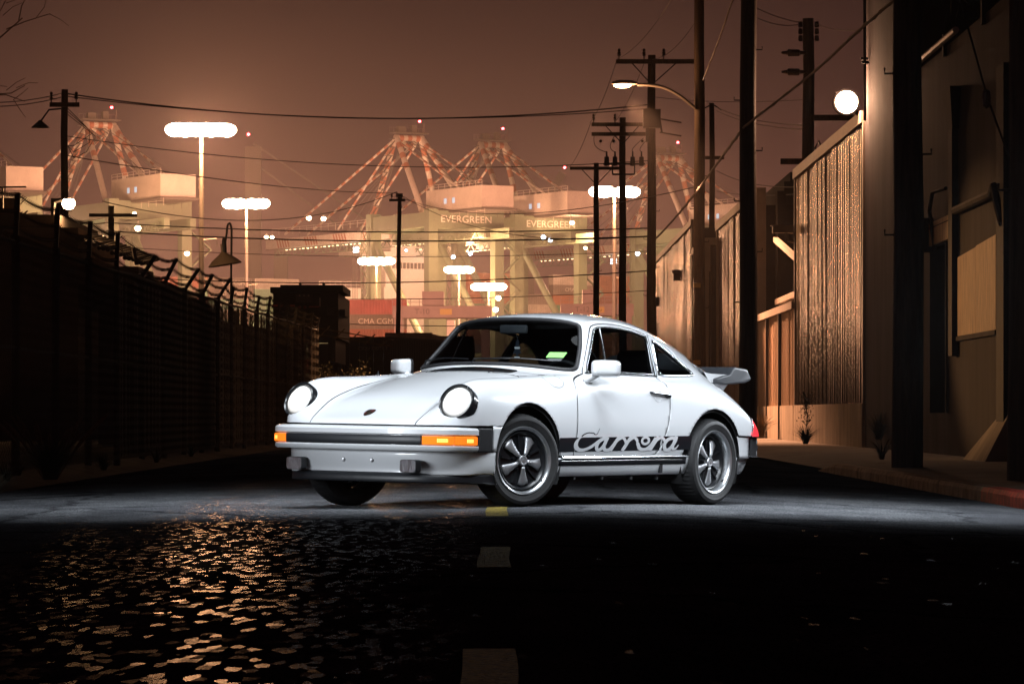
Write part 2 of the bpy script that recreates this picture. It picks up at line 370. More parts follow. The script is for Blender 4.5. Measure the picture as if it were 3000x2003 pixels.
mb = metal_building('metal_warehouse', 'tall corrugated metal warehouse with a bright floodlight on its corner', 65.6, 81.5, 5.95)
# low wall with open bay
lw = thing('low_metal_wall', 'low orange-lit corrugated wall below an open dark loading bay', 'wall', (WX, 81.6, 0))
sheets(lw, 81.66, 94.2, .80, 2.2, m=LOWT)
O = (WX, 81.6, 0)
rel(MB().box(WX - .10, WX + .25, 81.62, 94.2, -.2, .798), O).build('footing', BASE, lw)
rel(MB().box(WX + .02, WX + .2, 81.62, 94.15, .8, 2.98), O).build('core', TIND, lw)
rel(MB().box(WX - .14, WX + .35, 81.62, 94.2, 3.0, 3.17), O).build('cap_trim', TRIM, lw)
for y in (85.8, 90): rel(MB().box(WX - .13, WX - .05, y, y + .08, .0, 3.0), O).build('joint_trim', TIND, lw)
rel(MB().box(WX - .10, WX + .18, 94.22, 95.6, -.1, 6.55), O).build('bay_post', TRIM, lw)
rel(MB().box(WX + .4, WX + .62, 93.2, 93.9, 0, 6.4), O).build('bay_post', TIND, lw)
rel(MB().bar((WX + .3, 82, 3.9), (WX + .3, 92.5, 5.1), .12), O).build('brace', TRIM, lw)
rel(MB().bar((WX + .5, 82, 4.4), (WX + .5, 93, 3.1), .06), O).build('brace', TIND, lw)
rel(MB().box(WX + .3, WX + .5, 82, 92.8, 3.42, 3.56), O).build('rail', TRIM, lw)
rel(MB().box(WX + 2.5, WX + 2.7, 81.7, 97, 0, 6.35), O).build('back_wall', TIND, lw)
# camera
cc = thing('security_camera', 'beige security camera on an arm at the warehouse corner', 'camera', (WX - .1, 82.3, 4.75))
MB().box(-.42, .06, -.11, .11, 0, .16).build('housing', TRIM, cc); MB().box(-.46, .08, -.13, .13, .16, .18).build('sunshield', TRIM, cc); MB().tube([(-.1, 0, 0), (-.05, 0, -.18), (.12, 0, -.22)], .03, 6).build('arm', TRIM, cc)
metal_building('metal_warehouse', 'corrugated warehouse right behind the tallest black pole', 97.0, 112.6, 6.35)
metal_building('metal_annexe', 'narrow grey metal annexe with a pale corner post, between two warehouses', 113, 121, 5.95, xoff=-.35)
fb = metal_building('metal_warehouse', 'farthest corrugated warehouse on the right with two small wall lamps', 128, 165, 7.35)
for y, z in ((137.5, 6.0), (157, 5.6)):
    l = MB().box(-.35, -.05, y - 128, y - 128 + .5, z, z + .12).box(-.3, -.05, y - 128 + .1, y - 128 + .4, z - .28, z - .002)
    l.build('wall_lamp', TIND, fb)
# roof structure behind the far warehouses
dr = tag(mk('dark_shed', *[q for q in (lambda b: (b.v, b.f))(MB().box(8.2, 16, 108, 127, 0, 7.6).box(8.4, 15.8, 108.2, 126.8, 7.6, 7.9))], TIND), 'dark flat-roofed shed rising behind the metal annexe', 'shed')
# tall pipe frame standing on the warehouse roof
pf = thing('pipe_frame', 'tall dark pipe frame rising beside the floodlight', 'frame', (WX + .5, 64.8, 5.9))
for x in (-.62, -.40, -.06, .30): MB().tube([(x, 0, 0), (x, .1, 6)], .028 if x < -.5 else .045, 6).build('pipe', TIND, pf)
for z in (1.05, 2.55, 4.0): MB().bar((-.68, -.05, z), (.34, -.05, z), .05).bar((-.68, .12, z + .08), (.34, .12, z + .08), .05).build('cross_brace', TIND, pf)
# floodlight
SOD = (1.0, .50, .20)
FLM = emat('floodlight_glow', (1.0, .72, .45), 70.0)
fl = thing('wall_floodlight', 'blazing floodlight on the corner of the metal warehouse', 'floodlight', (WX - .35, 65.9, 6.35))
MB().box(-.19, .19, -.02, .22, -.17, .17).build('housing', TIND, fl)
MB().lathe([(0, .12), (.10, .11), (.17, .07), (.205, 0), (.205, -.03)], 28, frame((0, -.03, -.02), (1, 0, 0), (0, 0, 1), (0, -1, 0))).build('lens', FLM, fl, True)
MB().lathe([(.212, .05), (.24, .02), (.25, -.16), (.0, -.22)], 28, frame((0, -.03, -.02), (1, 0, 0), (0, 0, 1), (0, -1, 0))).build('reflector_rim', TIND, fl, True)
MB().bar((.1, .2, -.1), (.35, .3, -.3), .06).build('bracket', TIND, fl)
def point(name, loc, power, color=SOD, r=.3, spot=None, parent=None, aim=None, blend=.6):
    l = bpy.data.lights.new(name, 'SPOT' if spot else 'POINT'); l.energy = power; l.color = color; l.shadow_soft_size = r
    if spot: l.spot_size = R(spot); l.spot_blend = blend
    o = bpy.data.objects.new(name, l); COL.objects.link(o); o.location = loc
    if spot:
        d = (Vector(aim) - Vector(loc)); o.rotation_euler = d.to_track_quat('-Z', 'Y').to_euler()
    return o
point('wall_floodlight_lamp', (WX - .45, 65.5, 6.35), 480, (1.0, .50, .28), .25)

# ================================================================== utility poles
WOOD = mat('dark_pole_wood', (.055, .036, .022), .8, var=.45, scale=4, stretch=(6, 6, .5), bump=.4, bscale=20)
IRON = mat('pole_iron', (.03, .03, .032), .5, .4)
PORC = mat('porcelain', (.05, .035, .03), .3)
GRP = 'wooden utility poles along the street'
INSUL = None
def insul(parent, p, s=1.):
    global INSUL
    if INSUL is None:
        b = MB().lathe([(.0, .26), (.03, .25), (.05, .20), (.03, .17), (.065, .13), (.03, .10), (.075, .06), (.02, .04), (.015, -.08), (0, -.08)], 10)
        INSUL = bpy.data.meshes.new('insulator'); INSUL.from_pydata(b.v, [], b.f); INSUL.materials.append(PORC)
    o = bpy.data.objects.new('insulator', INSUL); COL.objects.link(o); o.parent = parent; o.location = p; o.scale = (s, s, s)
def upole(px, Y, h, label, r=.15, arms=(), X=None, lean=0.):
    X = (px - CX) / FPX * Y if X is None else X
    t = thing('utility_pole', label, 'utility pole', (X, Y, 0), 0, GRP)
    n = 9; pts = [(lean * k / (n - 1) + .012 * math.sin(k * 1.9 + X), .012 * math.cos(k * 2.3), -.3 + (h + .3) * k / (n - 1)) for k in range(n)]
    MB().tube(pts, [r * (1.12 - .30 * k / (n - 1)) for k in range(n)], 14).build('pole', WOOD, t, True)
    for a in arms:
        z, x0, x1 = a[:3]
        MB().bar((x0, -r - .05, z), (x1, -r - .05, z), .12, .14).build('crossarm', WOOD, t)
        if len(a) > 3 and a[3]:
            for sx in (x0 * .55, x1 * .55): MB().bar((sx, -r - .06, z - .06), (0, -r - .02, z - .75), .035).build('arm_brace', IRON, t)
        if len(a) > 4:
            for ix in a[4]: insul(t, (ix, -r - .05, z + .13), 1.1)
    for k in range(6):
        z = 2.6 + k * .9
        if z < h - 1: MB().tube([(r * .9 * (1 if k % 2 else -1), 0, z), ((r + .10) * (1 if k % 2 else -1), 0, z), ((r + .10) * (1 if k % 2 else -1), 0, z + .06)], .012, 5).build('pole_step', IRON, t)
    return t
p0 = upole(0, 32, 12, 'black utility pole cut by the right picture edge', .165, X=4.61)
p1 = upole(2660, 40, 12, 'thick black utility pole standing before the concrete building', .160)
p2 = upole(2192, 64, 13, 'tall black utility pole rising right behind the car tail', .150)
p3 = upole(2049, 98, 14.2, 'lamp-lit wooden utility pole carrying the street lamp arm', .155)
p4 = upole(1909, 115, 12.1, 'utility pole with one wide top crossarm beside the street lamp', .15, [(11.88, -1.15, 1.4, True, (-1.05, -.25, .38))])
p5 = upole(1824, 138, 12.0, 'utility pole with two crossarms and a row of transformers', .145, [(11.72, -1.20, 1.12, True, (-1.12, -.30, .80)), (11.35, -1.20, 1.12, False)])
p6 = upole(1747, 163, 12.0, 'utility pole with a plain top crossarm before the twin mast lamps', .14, [(11.75, -1.2, 1.2, True)])
p7 = upole(2368, 88, 10.3, 'utility pole with capacitor cans and cable arms behind the warehouse roof', .165, [(6.78, -.7, 1.3, False, (.4, .7)), (7.85, .05, 1.3, False)])
p8 = upole(2086, 150, 13.6, 'slim utility pole behind the lamp-lit pole', .13, [(11.3, -.5, .5, False)])
p9 = upole(189, 115, 11.0, 'utility pole with a drooping lamp above the dark building at left', .13, [(10.5, -.45, .5, False, (-.4, .4))])
p10 = upole(326, 150, 9.3, 'short utility pole with a small crossarm left of the bright crane leg', .15, [(8.9, -.9, 1.1, False)])
p11 = upole(1163, 210, 13.5, 'thin far utility pole in front of the lettered crane', .14, [(13.1, -.45, .5, False, (-.3, 0, .3))], lean=.15)
# hardware
for x in (-.62, -.30, .38, .72): MB().lathe([(0, .34), (.03, .33), (.035, .14), (.09, .12), (.10, -.22), (0, -.24)], 12, Matrix.Translation((x, -.25, 10.35 - .0))).build('transformer', IRON, p5, True)
MB().bar((-.75, -.25, 10.2), (.85, -.25, 10.2), .07).bar((-.4, -.25, 9.8), (.45, -.25, 9.8), .06).bar((-.4, -.25, 9.8), (-.4, -.25, 10.2), .05).bar((.45, -.25, 9.8), (.45, -.25, 10.2), .05).build('transformer_rack', IRON, p5)
for x in (-.85, -.35, .75): MB().lathe([(0, .10), (.05, .08), (.07, 0), (.05, -.08), (0, -.10)], 10, frame((x, -.2, 11.08), (1, 0, 0), (0, 0, 1), (0, -1, 0))).build('arrester', PORC, p5, True)
for a, b in (((-1.1, 11.3), (-.62, 10.65)), ((-.30, 11.3), (-.30, 10.65)), ((.8, 11.2), (.38, 10.65)), ((1.0, 11.2), (.72, 10.65))):
    m_ = [(a[0] + (b[0] - a[0]) * u - .18 * math.sin(u * math.pi), -.25, a[1] + (b[1] - a[1]) * u - .1 * math.sin(u * math.pi)) for u in np.linspace(0, 1, 9)]
    MB().tube(m_, .012, 4).build('jumper', IRON, p5)
MB().box(-.28, .28, -.28, .1, 9.75, 10.35).bar((-.15, -.2, 10.3), (-.15, -.2, 9.3), .1).bar((.22, -.2, 10.2), (.32, -.2, 9.6), .06).build('cable_box', IRON, p4)
for z in (10.05, 9.62): MB().bar((.25, -.1, z), (.95, -.1, z - .12), .045).build('dead_end', PORC, p4)
for z in (9.45, 8.98): MB().lathe([(0, .0), (.04, .01), (.045, .16), (.085, .18), (.09, .46), (.05, .48), (.03, .62), (0, .62)], 12, frame((-.05, -.1, z), (0, 1, 0), (0, 0, 1), (-1, 0, 0))).build('capacitor', PORC, p7, True)
for k in range(5): MB().tube([(.15 + k * .22, -.1, 7.1), (.25 + k * .22, -.1, 7.3 - .03 * k), (.35 + k * .22, -.1, 7.02)], .03, 6).build('insulator_string', PORC, p7)
for sx in (-.2, .2):
    for q_ in range(3): MB().lathe([(0, .14), (.05, .12), (.06, .0), (.03, -.02), (0, -.02)], 10, Matrix.Translation((sx, -.1, 9.75 + .17 * q_))).build('bushing', PORC, p7, True)
MB().box(-.16, .16, -.28, -.1, 5.3, 5.75).build('meter_box', IRON, p8)
MB().bar((-.1, 0, 13.5), (-.45, 0, 13.3), .05).bar((.1, 0, 13.5), (.4, 0, 13.3), .05).build('pole_top_bracket', IRON, p8)
MB().box(-.40, .0, -.3, -.1, 6.95, 7.5).build('cable_box', IRON, p9)
MB().tube([(0, 0, 10.4), (-.5, 0, 10.35), (-.75, 0, 10.0)], .03, 6).lathe([(.05, .12), (.1, .06), (.3, -.12), (.0, -.1)], 14, Matrix.Translation((-.78, 0, 9.9))).build('lamp', IRON, p9, True)
for k in range(3): MB().tube([(.1, 0, 10.4 - k * .1), (.6 + .2 * k, 0, 9.9 - .2 * k), (.9 - .1 * k, 0, 9.6 - .3 * k), (.3, 0, 9.2 - .2 * k), (.1, 0, 9.2)], .012, 4).build('cable_loop', IRON, p9)
MB().tube([(.28, 0, 1.0), (.30, 0, 4.5)], .035, 6).build('cable_guard', IRON, p3)
for z in (4.05, 1.95): MB().box(-.17, .02, -.2, -.13, z, z + .12).build('pole_tag', mat('pole_tag', (.5, .36, .12), .5), p3)
# street lamp arm on p3
LAMPM = emat('street_lamp_glow', (1.0, .62, .28), 55.0)
z0 = 8.95; lx, lz = -2.05, 9.62
pts = [(-.12, -.1, z0), (-.55, -.1, z0 + .34), (-.95, -.1, z0 + .55), (-1.35, -.1, z0 + .63), (lx + .35, -.1, lz - .03)]
arm = MB().tube([tuple(q) for q in catmull(pts, 5)], .045, 8).build('lamp_arm', mat('galvanised', (.30, .28, .25), .5, .6), p3, True)
MB().lathe([(0, .12), (.10, .11), (.16, .05), (.17, -.02), (.12, -.06)], 16, Matrix.Translation((lx, -.1, lz)) @ Matrix.Diagonal((2.1, 1, .8, 1))).build('lamp_head', mat('lamp_shell', (.22, .2, .18), .5), arm, True)
MB().lathe([(0, -.14), (.08, -.125), (.125, -.07), (.125, -.04)], 16, Matrix.Translation((lx - .06, -.1, lz)) @ Matrix.Diagonal((1.9, 1, .9, 1))).build('lamp_lens', LAMPM, arm, True)
LPX, LPY = (2049 - CX) / FPX * 98 + lx, 98 - .1
point('street_lamp_lamp', (LPX, LPY, lz - .35), 420, (1.0, .44, .19), .18)
point('aimed_fill_spot', (LPX + .1, LPY - .3, lz - .4), 62000, (1.0, .42, .20), .18, 40, None, (6.7, 86.5, 1.7), .9)  # added spot that brightens the low wall
point('aimed_fill_spot', (LPX - .1, LPY - .3, lz - .4), 15000, (1.0, .46, .20), .18, 40, None, (-4.7, 90.5, .6), .9)  # added spot that brightens the fence end and bush

# ================================================================== overhead wires
WIRE = mat('black_cable', (.012, .012, .013), .6); LITW = mat('lit_cable', (.16, .12, .08), .6)  # second cable colour is raised so the bundles look lamp-lit
def wire(a, b, sag, label, r=.022, m=WIRE, n=26, group='overhead wires'):
    a, b = Vector(a), Vector(b); p = [a.lerp(b, k / n) - Vector((0, 0, 4 * sag * (k / n) * (1 - k / n))) for k in range(n + 1)]
    o = MB().tube(p, r * .72, 5).build('overhead_wire', m, None, True); tag(o, label, 'wire', group); return o
for i, (p, q, s, lab, r) in enumerate([
    (at(190, 274, 115), at(1909, 306, 115), .62, 'topmost long wire sagging from the left pole to the street lamp pole', .030),
    (at(190, 282, 115), at(1909, 318, 115), .50, 'second long wire just below the topmost one, left pole to lamp pole', .022),
    (at(-60, 300, 112), at(180, 274, 115), .10, 'wire running left from the top of the left pole', .02),
    (at(-60, 312, 112), at(180, 285, 115), .10, 'lower wire running left from the top of the left pole', .02),
    (at(190, 398, 115), at(1909, 470, 115), .55, 'thin wire crossing above the two middle cranes', .018),
    (at(190, 455, 115), at(1163, 566, 210), .3, 'thin wire from the left pole down to the thin far pole', .024),
    (at(300, 590, 150), at(1163, 562, 210), 1.2, 'slack wire from the short pole up to the thin far pole', .028),
    (at(1163, 564, 210), at(1909, 690, 115), 1.0, 'wire sloping right from the thin far pole', .022),
    (at(312, 652, 150), at(1920, 668, 115), .25, 'dark wire crossing the lettered crane beam', .030),
    (at(312, 676, 150), at(1920, 692, 115), .28, 'thick dark wire crossing just under the lettered crane beam', .036),
    (at(-40, 585, 100), at(312, 652, 150), .3, 'wire leaving left from the short pole', .024),
    (at(330, 722, 150), at(1920, 735, 120), .3, 'faint wire crossing the crane legs', .016),
    (at(330, 808, 150), at(1920, 792, 115), .35, 'wire crossing the container stacks', .026),
    (at(700, 868, 150), at(1920, 850, 118), .2, 'faint wire crossing the lower container rows', .016),
    (at(760, 940, 150), at(1780, 955, 150), .1, 'low wire just over the near containers', .024),
    (at(1910, 175, 115), at(2040, 60, 98), .25, 'wire from the wide crossarm up to the lamp-lit pole', .014),
    (at(1805, 175, 115), at(1990, -40, 90), .3, 'wire rising from the left end of the wide crossarm', .013),
    (at(1728, 360, 138), at(1806, 178, 115), .25, 'wire between the left ends of two crossarms', .015),
    (at(1668, 490, 163), at(1730, 362, 138), .2, 'wire between the left ends of the two farther crossarms', .017),
    (at(1800, 360, 138), at(1890, 178, 115), .2, 'wire between the middles of two crossarms', .014),
    (at(2100, 315, 150), at(2355, 368, 88), .15, 'wire from the slim pole to the pole behind the roof', .02),
    (at(2100, 325, 150), at(2355, 380, 88), .15, 'lower wire from the slim pole to the pole behind the roof', .02),
    (at(2140, -20, 70), at(2345, 66, 88), .1, 'wire dropping to the top of the pole behind the roof', .013),
    (at(2190, 40, 64), at(2340, 72, 88), .1, 'wire from the tall black pole to the pole behind the roof', .013),
    (at(2390, 70, 88), at(2560, 82, 66), .1, 'wire leaving right from the pole behind the roof', .012),
    (at(2100, 500, 150), at(2345, 548, 90), .2, 'sagging wire left of the tall warehouse', .018),
    (at(2100, 560, 150), at(2345, 568, 90), .1, 'level wire left of the tall warehouse', .016),
    (at(1165, 575, 210), at(2050, 545, 98), .9, 'wire sagging from the thin far pole to the lamp-lit pole', .02),
    (at(1920, 285, 115), at(2360, 292, 88), .1, 'level wire behind the tall black pole', .012)]):
    wire(p, q, s, lab, r)
def bundle(pts, label, r=.035):
    p = [Vector(q) for q in pts]; P_ = catmull(p, 14); mb_ = MB().tube([tuple(q) for q in P_], r, 6)
    L = len(P_)
    mb_.tube([tuple(Vector(q) + Vector((math.sin(k * 1.1), math.cos(k * 1.1), math.cos(k * 1.3))) * r * .9) for k, q in enumerate(P_)], r * .45, 5)
    return tag(mb_.build('cable_bundle', LITW, None, True), label, 'cable', 'overhead cable bundles')
bundle([at(2625, -5, 46), at(2500, 105, 50), at(2380, 215, 55), at(2180, 372, 63.7)], 'twisted cable climbing from the tall black pole to the top right', .020)
bundle([at(2180, 372, 63.7), at(2130, 440, 70), at(2060, 535, 88), at(2038, 565, 97.5)], 'twisted cable between the tall black pole and the lamp-lit pole', .025)
bundle([at(2038, 565, 97.5), at(1985, 630, 112), at(1930, 690, 120), at(1905, 712, 124)], 'twisted cable dropping from the lamp-lit pole to the far warehouse', .032)
bundle([at(2150, -10, 80), at(2105, 120, 86), at(2060, 235, 96)], 'twisted cable hanging above the lamp-lit pole', .018)
gy = thing('guy_wire', 'guy wire with a dark strain insulator before the concrete wall', 'wire', at(2990, 560, 33))
o0 = gy.location
MB().tube([tuple(Vector(at(2812, -5, 33)) - o0), tuple(Vector(at(2892, 285, 33)) - o0), tuple(Vector(at(2992, 560, 33)) - o0)], .010, 6).build('strand', WIRE, gy)
MB().lathe([(0, -.09), (.035, -.07), (.045, 0), (.035, .07), (0, .09)], 10, Matrix.Translation(at(2890, 290, 33) - o0)).build('strain_insulator', PORC, gy, True)
# ================================================================== left side: chain-link fence
FX = -4.85
GALV = mat('weathered_galvanised', (.06, .05, .04), .7, .2, var=.25, scale=6)
RUST = mat('rusty_wire', (.06, .044, .03), .8, .2)
SLAT = mat('privacy_slat', (.075, .056, .034), .75, var=.35, scale=3)
fence = thing('chain_link_fence', 'long chain-link fence with slats and barbed wire along the left verge', 'fence', (FX, 32, 0))
def rail_z(y): return 2.30 + .0075 * (y - 35)
def fz(y): return y - 32
posts = [29 + 3 * k for k in range(21)]            # 29 .. 89
arm_tip = {}
for y in posts:
    zt = rail_z(y); straight = y < 44.5
    g = .07 * math.sin(y * 1.7)
    MB().tube([(0, fz(y), -.2), (g * .2, fz(y), zt + .04)], .055 if y in (29, 59) else .042, 8).build('post', GALV, fence, True)
    dx = (.02 if straight else (.19 + .05 * math.sin(y)) if y < 62 else .05); dz = .46 if straight else .33 + .04 * math.cos(y * 3)
    MB().bar((g * .2, fz(y), zt), (g * .2 + dx, fz(y), zt + dz), .05, .05).build('arm', GALV, fence)
    arm_tip[y] = (g * .2, dx, zt, dz)
MB().tube([(.0, fz(y), rail_z(y) - .02 + .01 * math.sin(y)) for y in np.linspace(29, 89, 61)], .024, 6).build('top_rail', GALV, fence, True)
MB().tube([(.0, fz(y), 1.25 + .01 * math.sin(y * 2)) for y in np.linspace(29, 89, 41)], .018, 6).build('mid_rail', GALV, fence, True)
for u in (.97, .62, .28):
    pts = []
    for a, b in zip(posts[:-1], posts[1:]):
        for k in range(8):
            w = k / 8; A, B_ = arm_tip[a], arm_tip[b]
            x = (A[0] + A[1] * u) * (1 - w) + (B_[0] + B_[1] * u) * w; z = (A[2] + A[3] * u) * (1 - w) + (B_[2] + B_[3] * u) * w
            pts.append((x + .01 * math.sin(k * 3 + a), fz(a + 3 * w), z - .05 * 4 * w * (1 - w)))
    m_ = MB().tube(pts, .0055, 5)
    for q in range(0, len(pts) - 1):
        for w in np.arange(0, 1, .34):
            p = Vector(pts[q]).lerp(Vector(pts[q + 1]), w); m_.bar(p + Vector((-.02, 0, -.022)), p + Vector((.02, 0, .022)), .006).bar(p + Vector((.02, .01, -.022)), p + Vector((-.02, .01, .022)), .006)
    m_.build('barbed_wire', RUST, fence)
# chain-link fabric: zig-zag wires
v = []; f = []
def zig(y0, s, z0, z1, x):
    n = int((z1 - z0) / s); pr = None
    for k in range(n + 1):
        p = (x + (.004 if k % 2 else -.004), y0 + (s if k % 2 else 0), z0 + k * s)
        c = len(v); v.extend([(p[0], p[1] - .004, p[2]), (p[0] + .004, p[1] + .004, p[2]), (p[0] - .004, p[1] + .004, p[2])])
        if pr is not None:
            for i in range(3): f.append((pr + i, pr + (i + 1) % 3, c + (i + 1) % 3, c + i))
        pr = c
y = 29.
while y < 89:
    s = .052 if y < 58 else .10
    zig(fz(y), s, .05, rail_z(y) + (.05 if y < 56 else .0), .05 + .012 * math.sin(y * 1.3)); y += s * (2 if y < 58 else 2)
ch = mk('chain_link', v, f, RUST, fence); ch['kind'] = 'stuff'
# privacy slats, some lost
me = None; rs = random.Random(3); y = 44.0; cnt = 0
b = MB().box(-.004, .004, -.058, .058, 0, 1.0); SM = bpy.data.meshes.new('slat'); SM.from_pydata(b.v, [], b.f); SM.materials.append(SLAT)
PALE = mat('lit_look_slat', (.38, .32, .25), .7); SM2 = SM.copy(); SM2.materials.clear(); SM2.materials.append(PALE)  # a few slats coloured pale to look lit
while y < 88.9 and cnt < 290:
    gap = rs.random() < (.06 if y > 50 else .30)
    if not gap:
        q = rs.random(); o = bpy.data.objects.new('slat', SM2 if q < .03 else SM); COL.objects.link(o); o.parent = fence; cnt += 1
        o.location = (-.03 + rs.uniform(-.012, .012), fz(y), .06 + rs.uniform(0, .05)); h = rail_z(y) - .12 - rs.uniform(0, .08) - (rs.uniform(.2, 1.2) if rs.random() < .10 else 0)
        o.scale = (1, 1, h); o.rotation_euler = (rs.uniform(-.012, .012), 0, rs.uniform(-.12, .12))
        if q < .03: o['label'] = 'slat coloured pale to look lit'
    y += .155
# fence returning across the end of the lane, leaning gate panel
gp = thing('wooden_lattice', 'broken wooden lattice leaning at the far end of the fence', 'lattice', at(928, 985, 89.5))
for k in range(5): MB().bar((.05 + .38 * k, 0, -.02 - .06 * k), (-.1 + .38 * k + .42, 0, .26 - .07 * k), .06, .03).build('lath', SLAT, gp)
for k in range(2): MB().bar((.0, .04, .05 + .16 * k), (1.9, .04, -.25 + .14 * k), .05, .03).build('lath', SLAT, gp)

# ================================================================== plants
LEAF = mat('leaf_green', (.075, .075, .022), .7, var=.4, scale=8); GRASS = mat('dry_grass', (.16, .11, .05), .8, var=.35, scale=10); DGR = mat('dark_weed', (.035, .032, .018), .85, var=.4, scale=8); STEM = mat('woody_stem', (.07, .045, .025), .8); PLUME = mat('grass_plume', (.15, .095, .06), .9, var=.3, scale=30)
def tuft(name, loc, label, n, h, spread, m, seed=1, w=.010, cat='grass tuft', plumes=0, group=None):
    rg = random.Random(seed); t = thing(name, label, cat, loc, 0, group); v = []; f = []
    for k in range(n):
        a = rg.uniform(0, 6.283); r0 = rg.uniform(0, .10) * spread; L = h * rg.uniform(.55, 1.); out = rg.uniform(.15, 1.) * spread
        d = Vector((math.cos(a), math.sin(a), 0)); sd = Vector((-d.y, d.x, 0)) * w * rg.uniform(.6, 1.3)
        for q in range(5):
            u = q / 4; p = d * (r0 + out * u ** 1.8) + Vector((0, 0, L * (u - .28 * u * u * out / max(spread, .01) * 1.3)))
            v += [p - sd * (1 - u * .9), p + sd * (1 - u * .9)]
        c = len(v) - 10
        for q in range(4): f.append((c + q * 2, c + q * 2 + 1, c + q * 2 + 3, c + q * 2 + 2))
    o = mk('blades', v, f, m, t)
    for k in range(plumes):
        a = rg.uniform(-.3, 3.4); d = Vector((math.cos(a), .3 * math.sin(a), 0)); e = d * spread * rg.uniform(.3, 1.1) + Vector((0, 0, h * rg.uniform(.75, 1.15))); b_ = d * spread * .1
        pts = [b_.lerp(e, u) + Vector((0, 0, .10 * h * math.sin(u * math.pi))) for u in np.linspace(0, 1, 7)]
        MB().tube(pts, [.004, .004, .004, .012, .022, .020, .004], 6).build('plume', PLUME, t, True)
    return t
tuft('grass_tuft', at(2228, 1278, 86), 'spiky dry grass clump beside the car tail', 240, .72, .75, GRASS, 1, .012)
tuft('grass_tuft', (4.9, 47.5, .0), 'low dark weeds at the foot of the thick pole', 60, .4, .35, DGR, 2)
tuft('grass_tuft', at(2575, 1288, 62), 'dark grass clump growing left of the thick pole', 160, .62, .55, DGR, 3, .012)
tuft('grass_tuft', at(2360, 1300, 60), 'dark weed clump where the kerb begins', 140, .42, .42, DGR, 4)
tuft('fountain_grass', (-4.25, 33.0, 0), 'fountain grass with feathery plumes at the verge edge', 700, .55, .62, DGR, 5, .0035, 'grass', 16)
for k in range(9): tuft('grass_tuft', (-4.45 - .4 * (k % 2) - .1 * math.sin(k), 26 + 3.1 * k, 0), 'small dark weed on the left verge, %s from the near end' % ('first', 'second', 'third', 'fourth', 'fifth', 'sixth', 'seventh', 'eighth', 'ninth')[k], 50, .22, .28, DGR, 20 + k, .008, group='weeds on the left verge')
tuft('grass_tuft', (-3.95, 27.2, -.06), 'dark weed clump at the left picture edge', 120, .34, .3, DGR, 40)
st = thing('weed_stalk', 'tall branching weed stalk before the warehouse footing', 'weed', at(2362, 1290, 62))
rg = random.Random(5); m_ = MB().tube([(0, 0, 0), (.02, 0, .4), (-.01, 0, .72)], .008, 5)
for k in range(14):
    z = rg.uniform(.25, .7); a = rg.uniform(0, 6.28); m_.tube([(0, 0, z), (.08 * math.cos(a), .05 * math.sin(a), z + .08)], .005, 4)
m_.build('stem', DGR, st); v = []; f = []
for k in range(160):
    z = rg.uniform(.3, .82); p = Vector((rg.gauss(0, .06), rg.gauss(0, .05), z)); s = .018; c = len(v); v += [p, p + Vector((s, 0, s)), p + Vector((0, s, 2 * s))]; f.append((c, c + 1, c + 2))
mk('leaves', v, f, DGR, st)
def bush(name, loc, label, rx, rz, n, m, seed, cat='bush', leaf=.06):
    rg = random.Random(seed); t = thing(name, label, cat, loc); v = []; f = []; tips = []
    sb = MB()
    for k in range(26):
        a = rg.uniform(0, 6.28); e = Vector((math.cos(a) * rx * rg.uniform(.2, 1), math.sin(a) * rx * rg.uniform(.2, 1), rz * rg.uniform(.35, 1.)))
        mid = e * .5 + Vector((0, 0, .12 * rz)); sb.tube([(0, 0, 0), mid, e], [.02, .012, .004], 5); tips.append((mid, e))
    sb.build('branches', STEM, t)
    for k in range(n):
        a, b_ = rg.choice(tips); p = a.lerp(b_, rg.uniform(.2, 1.08)) + Vector((rg.gauss(0, .09 * rx), rg.gauss(0, .09 * rx), rg.gauss(0, .07 * rz)))
        d = Vector((rg.gauss(0, 1), rg.gauss(0, 1), rg.gauss(.3, .7))).normalized(); s = leaf * rg.uniform(.6, 1.3); q = d.cross(Vector((rg.gauss(0, 1), rg.gauss(0, 1), rg.gauss(0, 1)))).normalized()
        c = len(v); v += [p, p + d * s + q * s * .35, p + d * s * 2, p + d * s - q * s * .35]; f.append((c, c + 1, c + 2, c + 3))
    mk('leaves', v, f, m, t); return t
bush('leafy_bush', at(985, 1255, 94), 'lamp-lit leafy bush at the far end of the fence', 1.15, 1.55, 4200, LEAF, 8, leaf=.05)
bush('leafy_bush', at(1052, 1245, 100), 'low leafy bush beside the far container', 1.0, 1.05, 2200, LEAF, 9, leaf=.05)
tr = bush('dark_tree', (10.5, 58, 5.2), 'black tree crown rising above the concrete building', 4.5, 5.0, 9000, mat('night_leaf', (.02, .022, .012), .8), 11, 'tree', .16)
# bare twigs at the left edge
tw = thing('bare_tree', 'bare twisted tree branches at the left picture edge', 'tree', (-15.3, 86, 0)); rg = random.Random(4); m_ = MB()
def twig(a, b, r, d):
    a, b = Vector(a), Vector(b); mid = a.lerp(b, .5) + Vector((rg.uniform(-.12, .12), 0, rg.uniform(-.12, .12))) * (b - a).length; m_.tube([a, mid, b], [r, r * .8, r * .55], 5)
    if d:
        for k in range(3 if d > 1 else 2):
            s_ = a.lerp(b, rg.uniform(.4, 1.)); an = math.atan2(b.z - a.z, b.x - a.x) + rg.uniform(-1.1, 1.1); L = (b - a).length * rg.uniform(.45, .7)
            twig(s_, s_ + Vector((math.cos(an) * L, rg.uniform(-.2, .2), math.sin(an) * L)), r * .6, d - 1)
MB().tube([(0, 0, 0), (.1, 0, 4), (.0, 0, 8)], [.22, .18, .12], 8).build('trunk', STEM, tw, True)
